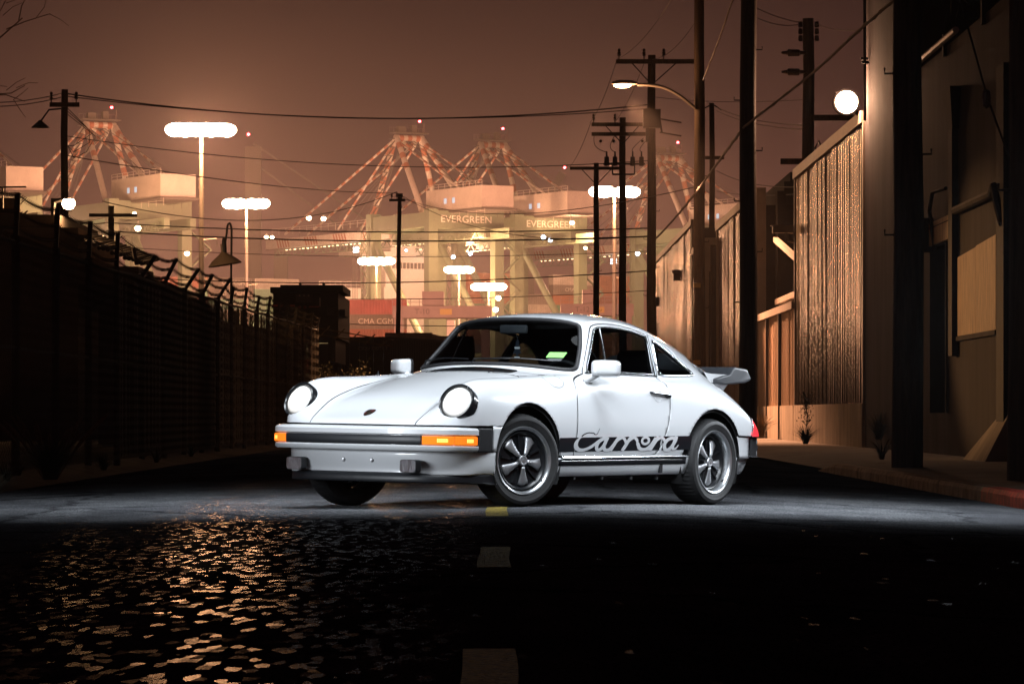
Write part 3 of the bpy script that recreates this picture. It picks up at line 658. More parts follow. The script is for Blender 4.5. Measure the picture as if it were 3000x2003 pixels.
twig((0, 0, 7.6), (2.1, 0, 8.0), .05, 3); twig((0, 0, 8), (2.3, 0, 9.2), .045, 3); twig((.1, 0, 5.5), (2.6, 0, 4.6), .06, 2)
m_.build('branches', STEM, tw)

# ================================================================== dark buildings behind the fence
BRK = mat('dark_plaster', (.10, .07, .05), .9, var=.4, scale=1.2, bump=.3, bscale=12); ROOFT = mat('dark_roof', (.03, .024, .02), .85, var=.4, scale=4)
db = thing('dark_house', 'dark low building with a crumbling tiled eave behind the fence at left', 'house', (-10.2, 76, 0))
MB().box(-6, 1.0, 0, 8, 0, 4.55).build('wall', BRK, db); MB().box(-6, .55, .4, 7.5, 4.552, 4.85).build('parapet', ROOFT, db); MB().box(-.9, -.35, .3, .9, 4.852, 5.2).build('chimney', BRK, db)
ev = MB(); 
for k in range(16):
    x = 1.02 + .09 * k; z = 4.30 - .035 * k; MB().tube([(x - .0, -.25 + .02 * (k % 3), z + .02 * math.sin(k * 2.1)), (x, 3.2, z + .25)], .05, 6).build('roof_tile', ROOFT, db)
MB().box(1.0, 2.30, -.2, 3, 3.35, 3.72).build('canopy', BRK, db); MB().box(1.002, 2.18, 0, 2.9, 2.95, 3.348).build('canopy_soffit', ROOFT, db)
MB().tube([(2.2, -.3, 4.1), (2.28, -.3, 3.75)], .045, 6).build('drain_stub', ROOFT, db)
bl = thing('yard_light', 'small bare yard light glowing above the dark building roof', 'lamp', at(201, 593, 77))
MB().lathe([(0, -.16), (.10, -.13), (.15, -.03), (.12, .06), (0, .08)], 14).build('bulb', emat('yard_bulb', (1, .66, .36), 40), bl, True); MB().tube([(-.1, 0, .05), (-.3, .05, .0), (-.34, .1, -.45)], .03, 6).build('bracket', IRON, bl)
point('yard_light_lamp', at(205, 597, 76.6), 420, SOD, .12)
point('plywood_fill_spot', at(206, 598, 76.4), 14000, SOD, .10, 9, None, (6.5, 49.6, 1.9), .7)  # narrow spot added to brighten the plywood boards
an = thing('roof_aerial', 'bare aerial bar above the dark building at the left edge', 'aerial', at(8, 610, 76))
MB().tube([(0, 0, 0), (0, 0, .45)], .02, 6).tube([(-.3, 0, .44), (.5, 0, .45)], .02, 6).build('aerial_bar', IRON, an)
sh2 = thing('gabled_shed', 'black gabled shed silhouette behind the fence', 'shed', (-6.55, 64, 0))
W2 = .93; MB().add([(-W2 * .9, 0, 0), (W2, 0, 0), (W2, 0, 2.55), (.05, 0, 3.0), (-W2 * .9, 0, 2.55), (-W2 * .9, 5, 0), (W2, 5, 0), (W2, 5, 2.55), (.05, 5, 3.0), (-W2 * .9, 5, 2.55)], [(0, 1, 2, 3, 4), (5, 9, 8, 7, 6), (0, 5, 6, 1), (1, 6, 7, 2), (4, 9, 5, 0)]).build('wall', BRK, sh2)
MB().add([(-W2 - .1, -.15, 2.50), (.05, -.15, 3.06), (W2 + .14, -.15, 2.48), (-W2 - .1, 5.1, 2.50), (.05, 5.1, 3.06), (W2 + .14, 5.1, 2.48), (-W2 - .1, -.15, 2.44), (.05, -.15, 3.0), (W2 + .14, -.15, 2.42)], [(0, 1, 4, 3), (1, 2, 5, 4), (0, 6, 7, 1), (1, 7, 8, 2)]).build('roof', ROOFT, sh2)
sh3 = thing('lean_to', 'long black lean-to wall behind the slatted fence', 'shed', (-5.55, 66, 0)); MB().add([(0, 0, 0), (.4, 22, 0), (.4, 22, 2.55), (0, 0, 2.35), (-.8, 0, 0), (-.8, 22, 0), (-.8, 22, 2.55), (-.8, 0, 2.35)], [(0, 1, 2, 3), (4, 7, 6, 5), (3, 2, 6, 7), (0, 3, 7, 4), (1, 5, 6, 2)]).build('wall', BRK, sh3)
# gooseneck lamp, unlit
gl = thing('gooseneck_lamp', 'unlit gooseneck lamp with a pale enamel shade', 'street lamp', (at(676, 900, 82).x, 82, 0))
gz = at(0, 650, 82).z
MB().tube([(-.03, 0, 0), (0, 0, 3.0), (.02, 0, gz - .25)] + [(.02 - .055 * (1 - math.cos(a)), 0, gz - .25 + .22 * math.sin(a)) for a in np.linspace(.3, math.pi, 8)] + [(-.14, 0, gz - .55)], .025, 8).build('pole', IRON, gl, True)
MB().lathe([(.035, .30), (.045, .12), (.08, .08), (.30, -.08), (.385, -.17), (.38, -.19), (.28, -.10), (.0, .0)], 24, Matrix.Translation((-.16, 0, gz - .80)) @ Matrix.Rotation(R(-9), 4, 'Y')).build('shade', mat('enamel', (.26, .21, .17), .5), gl, True)
MB().lathe([(.06, .0), (.05, .3), (.03, .33)], 12, Matrix.Translation((-.15, 0, gz - .70))).build('socket', IRON, gl, True)
# parked trailer seen from behind
TRK = mat('trailer_black', (.012, .011, .010), .6, var=.3, scale=3); RREF = mat('red_reflector_tape', (.35, .05, .03), .4); WREF = mat('white_tape', (.4, .36, .3), .4); TLMP = mat('dull_tail_lamp', (.18, .02, .015), .4)
tk = thing('parked_trailer', 'black truck trailer seen from behind over the fence', 'trailer', (at(900, 900, 128).x, 128, 0))
S = 128 / FPX
def tpx(x0, x1, y0, y1): return ((x0 - 900) * S, (x1 - 900) * S, CAMH - (y1 - HY) * S, CAMH - (y0 - HY) * S)
def tbox(name, x0, x1, y0, y1, d0, d1, m): a = tpx(x0, x1, y0, y1); return MB().box(a[0], a[1], d0, d1, a[2], a[3]).build(name, m, tk)
tbox('body', 800, 991, 858, 990, 0, 9, TRK); tbox('roof_deck', 822, 1005, 835, 853, -.1, 6, TRK); tbox('upper_body', 792, 985, 841, 857.5, -.05, 7, TRK)
tbox('side_skirt', 960, 982, 990.5, 1060, .2, 8, TRK); tbox('rear_bar', 940, 975, 990.6, 1000, -.06, 0, TRK); tbox('tank', 991.2, 1007, 904, 923, 1, 4, TRK)
for x in (879, 948): tbox('roof_marker', x - 3.5, x + 3.5, 827, 834.6, 0, .3, TRK)
tbox('reflector_tape', 862, 922, 845, 850, -.065, -.052, RREF); tbox('reflector_tape', 788, 830, 892, 898, -.02, -.003, RREF); tbox('reflector_tape', 850, 864, 893, 898, -.02, -.003, RREF); tbox('reflector_tape', 905, 935, 897, 900, -.02, -.003, RREF)
tbox('reflector_tape', 855, 867, 844.5, 850.5, -.075, -.066, WREF); tbox('number_plate', 866, 916, 862, 886, -.03, -.004, mat('plate_board', (.05, .045, .035), .6)); tbox('mud_flap', 958, 979, 902, 924, -.05, -.002, mat('mud_flap', (.05, .045, .035), .7)); tbox('strip', 936, 939, 872, 898, -.02, -.003, WREF)
for x in (878, 893): MB().lathe([(0, .03), (4.3 * S, .02), (4.5 * S, 0)], 14, frame(((x - 900) * S, -.002, CAMH - (900 - HY) * S), (1, 0, 0), (0, 0, 1), (0, -1, 0))).build('tail_lamp', TLMP, tk, True)
for x in (878, 891, 904): MB().lathe([(0, .03), (2.2 * S, .02), (2.4 * S, 0)], 12, frame(((x - 900) * S, -.032, CAMH - (866 - HY) * S), (1, 0, 0), (0, 0, 1), (0, -1, 0))).build('round_lamp', WREF, tk, True)
for x in (830, 960): MB().lathe([(.55, 0), (.55, .5), (.25, .52), (0, .5)], 24, frame(((x - 900) * S, 1, .5), (0, 1, 0), (0, 0, 1), (1, 0, 0))).build('wheel', TRK, tk, True)

# ================================================================== containers
def cont_mesh(name, L, W_, H, m, rib=.28, depth=.036):
    """corrugated box, origin at bottom centre, long axis x; end with doors at -x"""
    b = MB(); v = []; f = []
    n = max(4, int(L / rib)); pr = []
    for k in range(n):
        x = -L / 2 + .1 + (L - .2) * k / n; w = (L - .2) / n; pr += [(x, 0), (x + w * .3, 0), (x + w * .45, depth), (x + w * .85, depth)]
    pr.append((L / 2 - .1, 0))
    for sy in (-1, 1):
        K = len(pr); c = len(b.v); vv = [(x, sy * (W_ / 2 - .02 - d), z) for z in (.12, H - .10) for x, d in pr]
        b.add(vv, [(i, i + 1, K + i + 1, K + i) for i in range(K - 1)])
    b.box(-L / 2 + .05, L / 2 - .05, -W_ / 2 + .08, W_ / 2 - .08, .1, H - .03)
    for sx in (-1, 1):
        for sy in (-1, 1): b.box(sx * L / 2 - (.12 if sx > 0 else 0), sx * L / 2 + (.12 if sx < 0 else 0), sy * W_ / 2 - (.12 if sy > 0 else 0), sy * W_ / 2 + (.12 if sy < 0 else 0), 0, H)
    for sy in (-1, 1):
        y0, y1 = sorted((sy * W_ / 2, sy * (W_ / 2 - .1)))
        b.box(-L / 2 + .12, L / 2 - .12, y0, y1, 0, .12); b.box(-L / 2 + .12, L / 2 - .12, y0, y1, H - .12, H)
    for sx in (-1, 1):
        x0, x1 = sorted((sx * L / 2, sx * (L / 2 - .1)))
        b.box(x0, x1, -W_ / 2 + .12, W_ / 2 - .12, 0, .12); b.box(x0, x1, -W_ / 2 + .12, W_ / 2 - .12, H - .12, H)
    for k, y in enumerate((-.85, -.35, .35, .85)): b.box(-L / 2 - .0, -L / 2 + .05, y - .025, y + .025, .13, H - .13)
    b.box(-L / 2 + .03, -L / 2 + .06, -.02, .02, .13, H - .13)
    me = bpy.data.meshes.new(name); me.from_pydata(b.v, [], b.f); me.materials.append(m); me.update(); return me
BEIGE = mat('beige_container_paint', (.58, .48, .36), .6, var=.2, scale=1.5); DGREY = mat('dark_container_paint', (.035, .033, .032), .6, var=.25, scale=1.5)
def near_container(px, Y, z0, rz, m, label, lab2=None, H=2.75):
    X = (px - CX) / FPX * Y; t = thing('shipping_container', label, 'container', (X, Y, 0), rz)
    o = bpy.data.objects.new('container_body', cont_mesh('container_body', 12.2, 2.44, H, m)); COL.objects.link(o); o.parent = t; o.location = (6.1, 0, z0)
    ch = MB().box(.2, 12, -.5, .5, z0 - .35, z0 - .02)
    for x in (9.6, 10.9):
        for y in (-1.0, 1.0): ch.lathe([(.5, -.22), (.5, .22), (.2, .24), (.0, .2)], 18, frame((x, y, .5), (1, 0, 0), (0, 0, 1), (0, -1, 0)))
    ch.box(1.0, 1.2, -.9, -.75, 0, z0 - .35); ch.box(1.0, 1.2, .75, .9, 0, z0 - .35); ch.build('chassis', TRK, t)
    return t
TXT = mat('container_lettering', (.06, .05, .045), .6); TXW = mat('pale_lettering', (.35, .3, .26), .6)
def facing(t, x, y, z): return Matrix.Translation((x, y, z)) @ frame((0, 0, 0), (0, -1, 0), (0, 0, 1), (-1, 0, 0))
c1 = near_container(1196, 188, 2.05, R(86), BEIGE, 'beige shipping container with closed doors left of the car windscreen')
text('lettering', 'EMCU 538027 6', .20, TXT, c1, facing(c1, -.03, -.62, 4.25), .004); text('lettering', '45R1', .17, TXT, c1, facing(c1, -.03, -.55, 3.98), .004)
for k in range(5): text('lettering', 'KGS  LBS', .10, TXT, c1, facing(c1, -.03, -.72, 3.72 - .13 * k), .004)
for y in (-.62, .62):
    for z in (2.5, 3.3, 4.2): MB().box(-.05, .02, y - .06, y + .06, z, z + .06).build('hinge', BEIGE, c1)
MB().lathe([(0, .01), (.13, .01), (.13, 0)], 16, facing(c1, -.005, .78, 4.2)).build('round_badge', TXT, c1); MB().box(-.03, -.004, .35, .62, 3.35, 3.52).build('red_placard', RREF, c1)
MB().box(.0, .5, -1.23, 1.23, 4.802, 4.86).build('top_marking', mat('top_bar', (.02, .02, .018), .6), c1)
c2 = near_container(1072, 172, 1.55, R(74), DGREY, 'dark shipping container with pale numbers beside the bush')
text('lettering', 'CSQU 308110 3', .22, TXW, c2, facing(c2, -.03, -.35, 3.75), .004)
c3 = near_container(1322, 205, 2.3, R(90), DGREY, 'dark shipping container partly hidden by the windscreen pillar')
near_container(985, 178, 1.35, R(88), DGREY, 'dark low container behind the bush below the trailer')
# ================================================================== harbour cranes
CWHITE = mat('crane_white', (.62, .58, .53), .55, var=.1, scale=.3); CRED = mat('crane_red', (.43, .16, .09), .55); CGREEN = mat('crane_green', (.17, .235, .16), .6, var=.12, scale=.15)
CDK = mat('crane_dark', (.12, .11, .10), .7); CLAMP = emat('crane_lamp', (1.0, .74, .42), 26.0); REDB = emat('red_beacon', (1.0, .05, .06), 45.0); BLUW = emat('cab_light', (.82, .90, 1.0), 12.0)
def striped(name, a, b, w, parent, band=1.6, m0=CWHITE, m1=CRED, u0=0., u1=1.):
    a, b = Vector(a), Vector(b); L = (b - a).length; n = max(2, int(L / band)); d = (b - a).normalized(); u = Vector((0, 0, 1)); x = d.cross(u).normalized() if abs(d.z) < .98 else Vector((1, 0, 0)); y = x.cross(d)
    v = []; f = []; K = 8
    for k in range(n + 1):
        for q in range(K):
            an = 2 * math.pi * q / K; v.append(a.lerp(b, k / n) + (x * math.cos(an) + y * math.sin(an)) * w / 2)
    mi = []
    for k in range(n):
        st = 1 if (k % 2 and u0 <= k / n <= u1) else 0
        for q in range(K): f.append((k * K + q, k * K + (q + 1) % K, (k + 1) * K + (q + 1) % K, (k + 1) * K + q)); mi.append(st)
    o = mk(name, v, f, m0, parent, True); o.data.materials.append(m1); o.data.polygons.foreach_set('material_index', mi); return o
CU, CV = Vector((-.5, .866, 0)), Vector((.866, .5, 0))
def crane(px, Y, label, sign=None, lights=True, house=True, full=True):
    X = (px - CX) / FPX * Y; t = thing('harbour_crane', label, 'crane', (X, Y, 0), 0, 'container cranes on the quay')
    def C(u, v_, z): return tuple(CU * u + CV * v_ + Vector((0, 0, z)))
    for sv in (-1, 1):
        for u, w in ((0, 2.7), (-29, 2.4)):
            MB().bar(C(u, 9 * sv, 0), C(u, 9 * sv, 49), w, w, up=tuple(CU)).build('portal_leg', CGREEN, t)
        MB().bar(C(0, 9 * sv, 46.5), C(-29, 9 * sv, 46.5), 2.0, 3.4).build('portal_beam', CGREEN, t)
        MB().bar(C(0, 9 * sv, 14), C(-29, 9 * sv, 14), 1.4, 2.4).build('sill_beam', CGREEN, t)
        MB().tube([C(-1, 9 * sv, 42), C(-28, 9 * sv, 15)], .85, 10).build('diagonal_brace', CGREEN, t, True)
        # A-frame
        striped('a_frame_strut', C(-1, 3.6 * sv, 67.5), C(0, 9 * sv, 49), 1.35, t, 1.8)
        striped('back_strut', C(-2, 3.6 * sv, 67.5), C(-20, 6.5 * sv, 49), 1.45, t, 1.8, u0=0, u1=.45)
        striped('forestay', C(1, 3.4 * sv, 67), C(60, 3.2 * sv, 47), .62, t, 2.0); striped('forestay', C(1, 3.2 * sv, 66.4), C(30, 3.2 * sv, 47), .55, t, 2.0)
        striped('backstay', C(-2, 3.4 * sv, 67), C(-44, 3.2 * sv, 49), .55, t, 2.0, u1=.5)
        # boom and back girder (twin box)
        MB().bar(C(-46, 3.2 * sv, 42.9), C(0, 3.2 * sv, 42.9), 1.3, 2.4).build('girder', CGREEN, t)
        striped_box = MB().bar(C(1.5, 3.2 * sv, 44.6), C(70, 3.2 * sv, 44.6), 1.3, 2.4); striped_box.build('boom', CWHITE, t)
        for k in range(4):
            for q in range(5):
                u = 8 + k * 16 + q * 1.5
                if sv < 0: MB().add([C(u, 3.2 * sv - .68, 43.5), C(u + .75, 3.2 * sv - .68, 43.5), C(u + 1.9, 3.2 * sv - .68, 45.7), C(u + 1.15, 3.2 * sv - .68, 45.7)], [(0, 1, 2, 3)]).build('warning_stripe', CRED, t)
        # handrails
        r_ = MB()
        for z in (47.9, 48.5): r_.bar(C(-46, 4.0 * sv, z), C(66, 4.0 * sv, z), .09)
        for u in range(-46, 67, 4): r_.bar(C(u, 4.0 * sv, 46.8), C(u, 4.0 * sv, 48.5), .09)
        r_.build('handrail', CDK if sv > 0 else CWHITE, t)
    for u in (0, -29): MB().bar(C(u, -9, 46.5), C(u, 9, 46.5), 2.2, 4.2).build('cross_beam', CGREEN, t)
    MB().bar(C(0, -9, 5), C(0, 9, 5), 1.8, 2.4).build('lower_tie', CGREEN, t)
    # apex truss and platform
    striped('apex_beam', C(-1.5, -4, 67.8), C(-1.5, 4, 67.8), 1.5, t, 1.1)
    for sv in (-1, 1): striped('apex_brace', C(-1.5, 3.8 * sv, 68.3), C(-1.5, 0, 65.8), .8, t, 1.0)
    pl = MB(); pl.bar(C(-1.5, -4.8, 69), C(-1.5, 4.8, 69), 3.0, .25)
    for k in range(9): pl.bar(C(.0, -4.6 + 1.15 * k, 69), C(.0, -4.6 + 1.15 * k, 70.4), .12)
    pl.bar(C(0, -4.7, 70.4), C(0, 4.7, 70.4), .12); pl.bar(C(-1, -3, 69.8), C(-1, -1, 69.8), 1.3, 1.6).bar(C(-1, .8, 70), C(-1, 2.2, 70), 1.2, 2.1).bar(C(-1, 4.4, 69), C(-1, 4.4, 71.6), .18)
    pl.build('apex_platform', CDK, t)
    MB().lathe([(0, .35), (.28, .25), (.32, -.1), (0, -.2)], 10, Matrix.Translation(C(-1, 3.2, 72.0))).build('beacon', REDB, t)
    # stairs down the left strut
    sr = MB()
    for k in range(9):
        z = 49 + k * 2.05; v_ = -9 + 5.4 * k / 9; sr.bar(C(-1.8, v_ - 1.2, z), C(-1.8, v_ + .4, z + 2.0), .5, .12); sr.bar(C(-1.8, v_ - 1.4, z + 2), C(-1.8, v_ + .8, z + 2), .8, .15)
    sr.build('stair', CDK, t)
    if house:
        MB().bar(C(-18, 0, 51.3), C(-45, 0, 51.3), 8.6, 5.2).build('machinery_house', CWHITE, t); MB().bar(C(-18, 0, 48.4), C(-46, 0, 48.4), 9.6, .5).build('house_deck', CDK, t)
        MB().bar(C(-20, 0, 54.3), C(-26, 0, 54.3), 3, .8).build('roof_vent', CDK, t)
        for u in (-27, -31): MB().bar(C(u, -4.32, 51), C(u - 1.1, -4.32, 51), .1, 1.2).build('house_window', mat('house_window', (.3, .45, .6), .3, emit=(.5, .75, 1), estr=.8), t)
        hr = MB()
        for z in (54.5, 55.1): hr.bar(C(-18, -4.2, z), C(-45, -4.2, z), .1)
        for u in range(-45, -17, 3): hr.bar(C(u, -4.2, 53.9), C(u, -4.2, 55.1), .1)
        hr.build('roof_rail', CWHITE, t)
    # ropes and a lattice walkway under the girder
    rp = MB()
    for k in range(5): rp.bar(C(-1.5, -2 + k, 67), C(14 + 9 * k, -2 + k, 46.2), .14)
    for k in range(3): rp.bar(C(-2, -1 + k, 67), C(-30 - 5 * k, -1 + k, 54.5), .14)
    for k in range(4): rp.bar(C(23 + .8 * k, -1.5, 41), C(23 + .8 * k, -1.5, 22), .10)
    rp.build('hoist_rope', CDK, t)
    lt = MB(); u = -44
    while u < 64:
        lt.bar(C(u, -4.3, 41.2), C(u + 2, -4.3, 43.0), .16).bar(C(u + 2, -4.3, 43.0), C(u + 4, -4.3, 41.2), .16); u += 4
    lt.bar(C(-44, -4.3, 41.2), C(64, -4.3, 41.2), .2).bar(C(-44, -4.3, 43.0), C(64, -4.3, 43.0), .2); lt.build('lattice_walkway', CGREEN, t)
    lf = MB()
    for k in range(14): z = 3 + k * 3; lf.bar(C(0, -10.6, z), C(0, -12.4, z + 3), .16).bar(C(0, -12.4, z), C(0, -10.6, z + 3), .16)
    for v_ in (-10.6, -12.4): lf.bar(C(0, v_, 2), C(0, v_, 46), .22)
    lf.build('lift_shaft', CGREEN, t)
    # cab, floodlights and the row of boom lamps
    MB().bar(C(22, 0, 42.0), C(25.2, 0, 42.0), 3, 2.6).build('operator_cab', CWHITE, t); MB().bar(C(22.2, -1.55, 41.6), C(25, -1.55, 41.6), .1, 1.2).build('cab_window', BLUW, t)
    bl = MB()
    for k in range(34): u = -20 + k * 2.4; p = C(u, -3.2, 43.0 if u > 0 else 41.4); bl.box(p[0] - .28, p[0] + .28, p[1] - .28, p[1] + .28, p[2] - .22, p[2] + .1)
    bl_o = bl.build('boom_lamp_row', emat('boom_lamp', (1.0, .66, .36), 5.0) if not bpy.data.materials.get('boom_lamp') else bpy.data.materials['boom_lamp'], t); bl_o['kind'] = 'stuff'
    for (u, v_, z) in ((-2, -4, 46.0), (-2, 2, 46.2)):
        p = C(u, v_, z); MB().lathe([(0, -.5), (.5, -.4), (.7, 0), (.4, .3), (0, .35)], 10, Matrix.Translation(Vector(p) + Vector((0, -2.2, 1.4)))).build('floodlight', CLAMP, t, True)
    # stair tower on the landward leg
    z = 2; s2 = MB(); k = 0
    while z < 42:
        a, b_ = (C(-29, 10.6, z), C(-29, 15.5, z + 4)) if k % 2 == 0 else (C(-29, 15.5, z), C(-29, 10.6, z + 4)); s2.bar(a, b_, 1.0, .25); s2.bar(Vector(a) + Vector((0, -.5, 1.1)), Vector(b_) + Vector((0, -.5, 1.1)), .1); z += 4; k += 1
    s2.build('leg_stair', CGREEN, t)
    if sign:
        M = frame(Vector(C(-29.0, 0, 46.6)) - CU * 1.13 , CV, (0, 0, 1), -CU)
        text('sign_lettering', sign, 2.35, mat('crane_sign_white', (.85, .83, .78), .5), t, M, .02, sx=1.12)
    return t
BL = bpy.data.materials
crane(-150, 812, 'crane mostly outside the left picture edge', house=True)
crane(285, 836, 'leftmost crane with a full striped frame above the dark building')
crane(1190, 876, 'middle crane left of its twin, beam lettered white on green', 'EVERGREEN')
crane(1435, 898, 'middle crane right of its twin, boom ending above the car roof', 'EVERGREEN')
crane(1950, 944, 'rightmost crane behind the street lamp pole')
# far slewing jib crane, faint
jc = thing('jib_crane', 'faint far jib crane leaning right above the machinery houses', 'crane', (at(1545, 900, 960).x, 960, 0))
MB().bar((0, 0, 0), (0, 0, 50), 3.6).build('tower', CDK, jc); MB().bar((-1, 0, 48), (9.5, 0, 65), 2.0, 2.0).build('jib', CDK, jc); MB().lathe([(0, .4), (.4, 0), (0, -.4)], 10, Matrix.Translation((10, 0, 66.5))).build('beacon', REDB, jc)
fb_ = thing('far_gantry', 'faint far gantry tower behind the tallest mast lamp', 'crane', (at(775, 900, 960).x, 960, 0)); MB().bar((-3, 0, 0), (-3, 0, 72), 4.2).bar((4.4, 0, 0), (4.4, 0, 44), 3.6).build('tower', CDK, fb_); MB().bar((-3, 0, 73), (40, 0, 44), .5).bar((-3, 0, 68), (29, 0, 44), .5).build('stay', CDK, fb_)
MB().lathe([(0, .45), (.45, 0), (0, -.45)], 10, Matrix.Translation((-4.3, 0, 75.4))).build('beacon', REDB, fb_)

# ================================================================== mast lamps
MASTM = mat('mast_steel', (.42, .38, .34), .5, .4, var=.1, scale=.5); MLMP = emat('mast_lamp', (1.0, .70, .46), 30.0)
def mast(px, py, Y, half, power, label, n=9, z_low=0., twin=None, yard=0):
    p = at(px, py, Y); t = thing('mast_light', label, 'mast light', (p.x, Y, 0), 0, 'tall mast lights over the yard'); h = p.z
    MB().tube([(0, 0, z_low), (0, 0, h * .5), (0, 0, h)], [.34, .28, .20], 10).build('mast', MASTM, t, True)
    MB().bar((-half, 0, h), (half, 0, h), .18).build('head_beam', MASTM, t)
    for k in range(n):
        x = -half + 2 * half * k / (n - 1)
        if twin and abs(x) < twin: continue
        z = .05 * math.sin(k * 2.4)
        MB().lathe([(0, -.80), (.34, -.70), (.62, -.42), (.74, -.02), (.62, .36), (.34, .60), (0, .68)], 16, Matrix.Translation((x, -.75, h + z)) @ Matrix.Diagonal((1.45, 1, 1, 1))).build('lamp', MLMP, t, True)  # built oversized so the glowing shapes stand in for glare
    for k in range(12): MB().bar((-.35, 0, h * (.5 + .03 * k)), (.35, 0, h * (.5 + .03 * k)), .06).build('rung', MASTM, t)
    MB().tube([(.2, 0, h * .62), (1.6, 0, h * .625), (1.7, 0, h * .60)], .06, 5).build('side_bracket', MASTM, t)
    point('mast_lamp_light', (p.x, Y - 1.6, h), power, (1.0, .46, .20), 1.6)
    if yard: point('mast_haze_spot', (p.x, Y + .6, h), yard, (1.0, .40, .24), 1.2, 172, None, (p.x, Y + 100, h - 12), .25)  # added spot facing away, lights the haze into a halo
    return t
mast(590, 381, 380, 2.75, 60000, 'tallest brightest mast light at left above the cranes', 11, yard=430000)
mast(722, 597, 512, 2.4, 36000, 'second mast light right of the tallest one, twin lamp clusters', 10, twin=.6, yard=270000)
mast(1800, 562, 470, 2.35, 34000, 'twin mast light behind the crossarm poles', 11, twin=.55, yard=240000)
mast(1103, 765, 690, 2.6, 40000, 'low mast light above the container rows left of the thin pole', 10, yard=170000)
mast(1345, 790, 760, 2.2, 60000, 'blazing light before the ship bridge', 8, yard=220000)
mast(1432, 840, 720, 2.6, 36000, 'low mast light just right of the ship bridge', 9, yard=130000)

# ================================================================== ship and container stacks
SHIPW = mat('ship_white', (.72, .70, .66), .5); HULL = mat('ship_hull', (.07, .05, .05), .6, var=.2, scale=.05)
so = CU * 34; sx_, sy_ = at(1190, 900, 876).x, 876
ship = thing('container_ship', 'large container ship with a white lit bridge behind the cranes', 'ship', (sx_ + so.x, sy_ + so.y, 0))
def SV(u, v_, z): return tuple(CU * u + CV * v_ + Vector((0, 0, z)))
MB().bar(SV(16, -130, 8), SV(16, 150, 8), 32, 16, up=(0, 0, 1)).build('hull', HULL, ship)
for (v0, v1, z0, z1, uu) in ((14, 30, 16, 33, 4), (15, 29, 33, 41, 5), (8, 36, 41, 42.2, 5.5), (17, 27, 42.2, 46, 6)):
    MB().bar(SV(uu + 6, v0, (z0 + z1) / 2), SV(uu + 6, v1, (z0 + z1) / 2), 12, z1 - z0).build('bridge_deck', SHIPW, ship)
for k in range(12): MB().bar(SV(4.9, 15.8 + k * 1.08, 38.6), SV(4.9, 16.5 + k * 1.08, 38.6), .15, 1.5).build('bridge_window', CDK, ship)
MB().bar(SV(5, -6, 30), SV(5, 6, 30), 8, 5).build('side_wing', SHIPW, ship)
rl = MB(); 
for z in (33.2, 34): rl.bar(SV(1, -6, z), SV(1, 6, z), .12)
for k in range(9): rl.bar(SV(1, -6 + 1.5 * k, 32.5), SV(1, -6 + 1.5 * k, 34), .12)
rl.build('wing_rail', SHIPW, ship)
CC = {'rust red': (.26, .07, .04), 'green': (.05, .20, .11), 'dark blue': (.04, .06, .16), 'grey brown': (.16, .13, .11), 'pale green': (.16, .34, .24), 'brick orange': (.34, .12, .05), 'pale': (.42, .38, .33), 'pink red': (.36, .09, .09)}
CME = {}
for k, c in CC.items():
    m_ = mat('paint_' + k.replace(' ', '_'), c, .6, var=.18, scale=.4); CME[k] = (cont_mesh('container_long', 12.2, 2.44, 2.6, m_, .55, .06), m_)
rg = random.Random(12); names = list(CC)
wt = {'rust red': 5, 'green': 5, 'dark blue': 2, 'grey brown': 4, 'pale green': 3, 'brick orange': 4, 'pale': 1, 'pink red': 1}
TXC = mat('stack_lettering', (.62, .58, .52), .6); ncont = 0; lettered = 0
rz_long = math.atan2(CV.y, CV.x)
base = Vector((sx_ + so.x, sy_ + so.y, 0))
def put(kind, pos, rz, where):
    global ncont
    o = bpy.data.objects.new('shipping_container', CME[kind][0]); COL.objects.link(o); o.location = pos; o.rotation_euler = (0, 0, rz); ncont += 1
    tag(o, '%s container, %s' % (kind, where), 'container', 'containers in the harbour stacks'); return o
def letter(o, s, size=1.35):
    t_ = text('lettering', s, size, TXC, o, frame((.6, -1.24, 1.35), (1, 0, 0), (0, 0, 1), (0, -1, 0)), .01)
    return t_
# ship side: bays of long sides and of door ends, seen from the quay
ORD = ['first', 'second', 'third', 'fourth', 'fifth', 'sixth', 'seventh', 'eighth', 'ninth', 'tenth', 'eleventh', 'twelfth', 'thirteenth', 'fourteenth', 'fifteenth', 'sixteenth', 'seventeenth', 'eighteenth']
v_ = -88.0; bay = 0
while v_ < 78:
    if 12 < v_ < 36: v_ = 36.5; continue
    ends = rg.random() < .30; bay += 1
    rows = 7 if v_ < -20 else rg.choice((6, 7, 8)); rows = min(rows, 8)
    if -8 < v_ + 6 < 8: rows = 4
    runs = [rg.choices(names, [wt[k] for k in names])[0] for _ in range(9)]
    for r_ in range(rows):
        z = 16 + r_ * 2.62
        if ends:
            for q in range(5):
                kind = rg.choices(names, [wt[k] for k in names])[0] if rg.random() < .55 else runs[r_]
                c = base + CU * 6.3 + CV * (v_ + 1.25 + q * 2.5) + Vector((0, 0, z)); put(kind, c, math.atan2(CU.y, CU.x), 'door end %s from left, row %s up, ship bay %s' % (ORD[q], ORD[r_], ORD[bay - 1]))
        else:
            kind = runs[r_]; c = base + CU * 1.3 + CV * (v_ + 6.2) + Vector((0, 0, z)); o = put(kind, c, rz_long, 'long side, row %s up, ship bay %s from left' % (ORD[r_], ORD[bay - 1]))
            if kind in ('green', 'pale green') and rg.random() < .75 and lettered < 9: letter(o, 'EVERGREEN'); lettered += 1
            elif kind in ('dark blue', 'grey brown') and rg.random() < .6 and lettered < 14: letter(o, 'CMA CGM'); lettered += 1
    v_ += 12.7
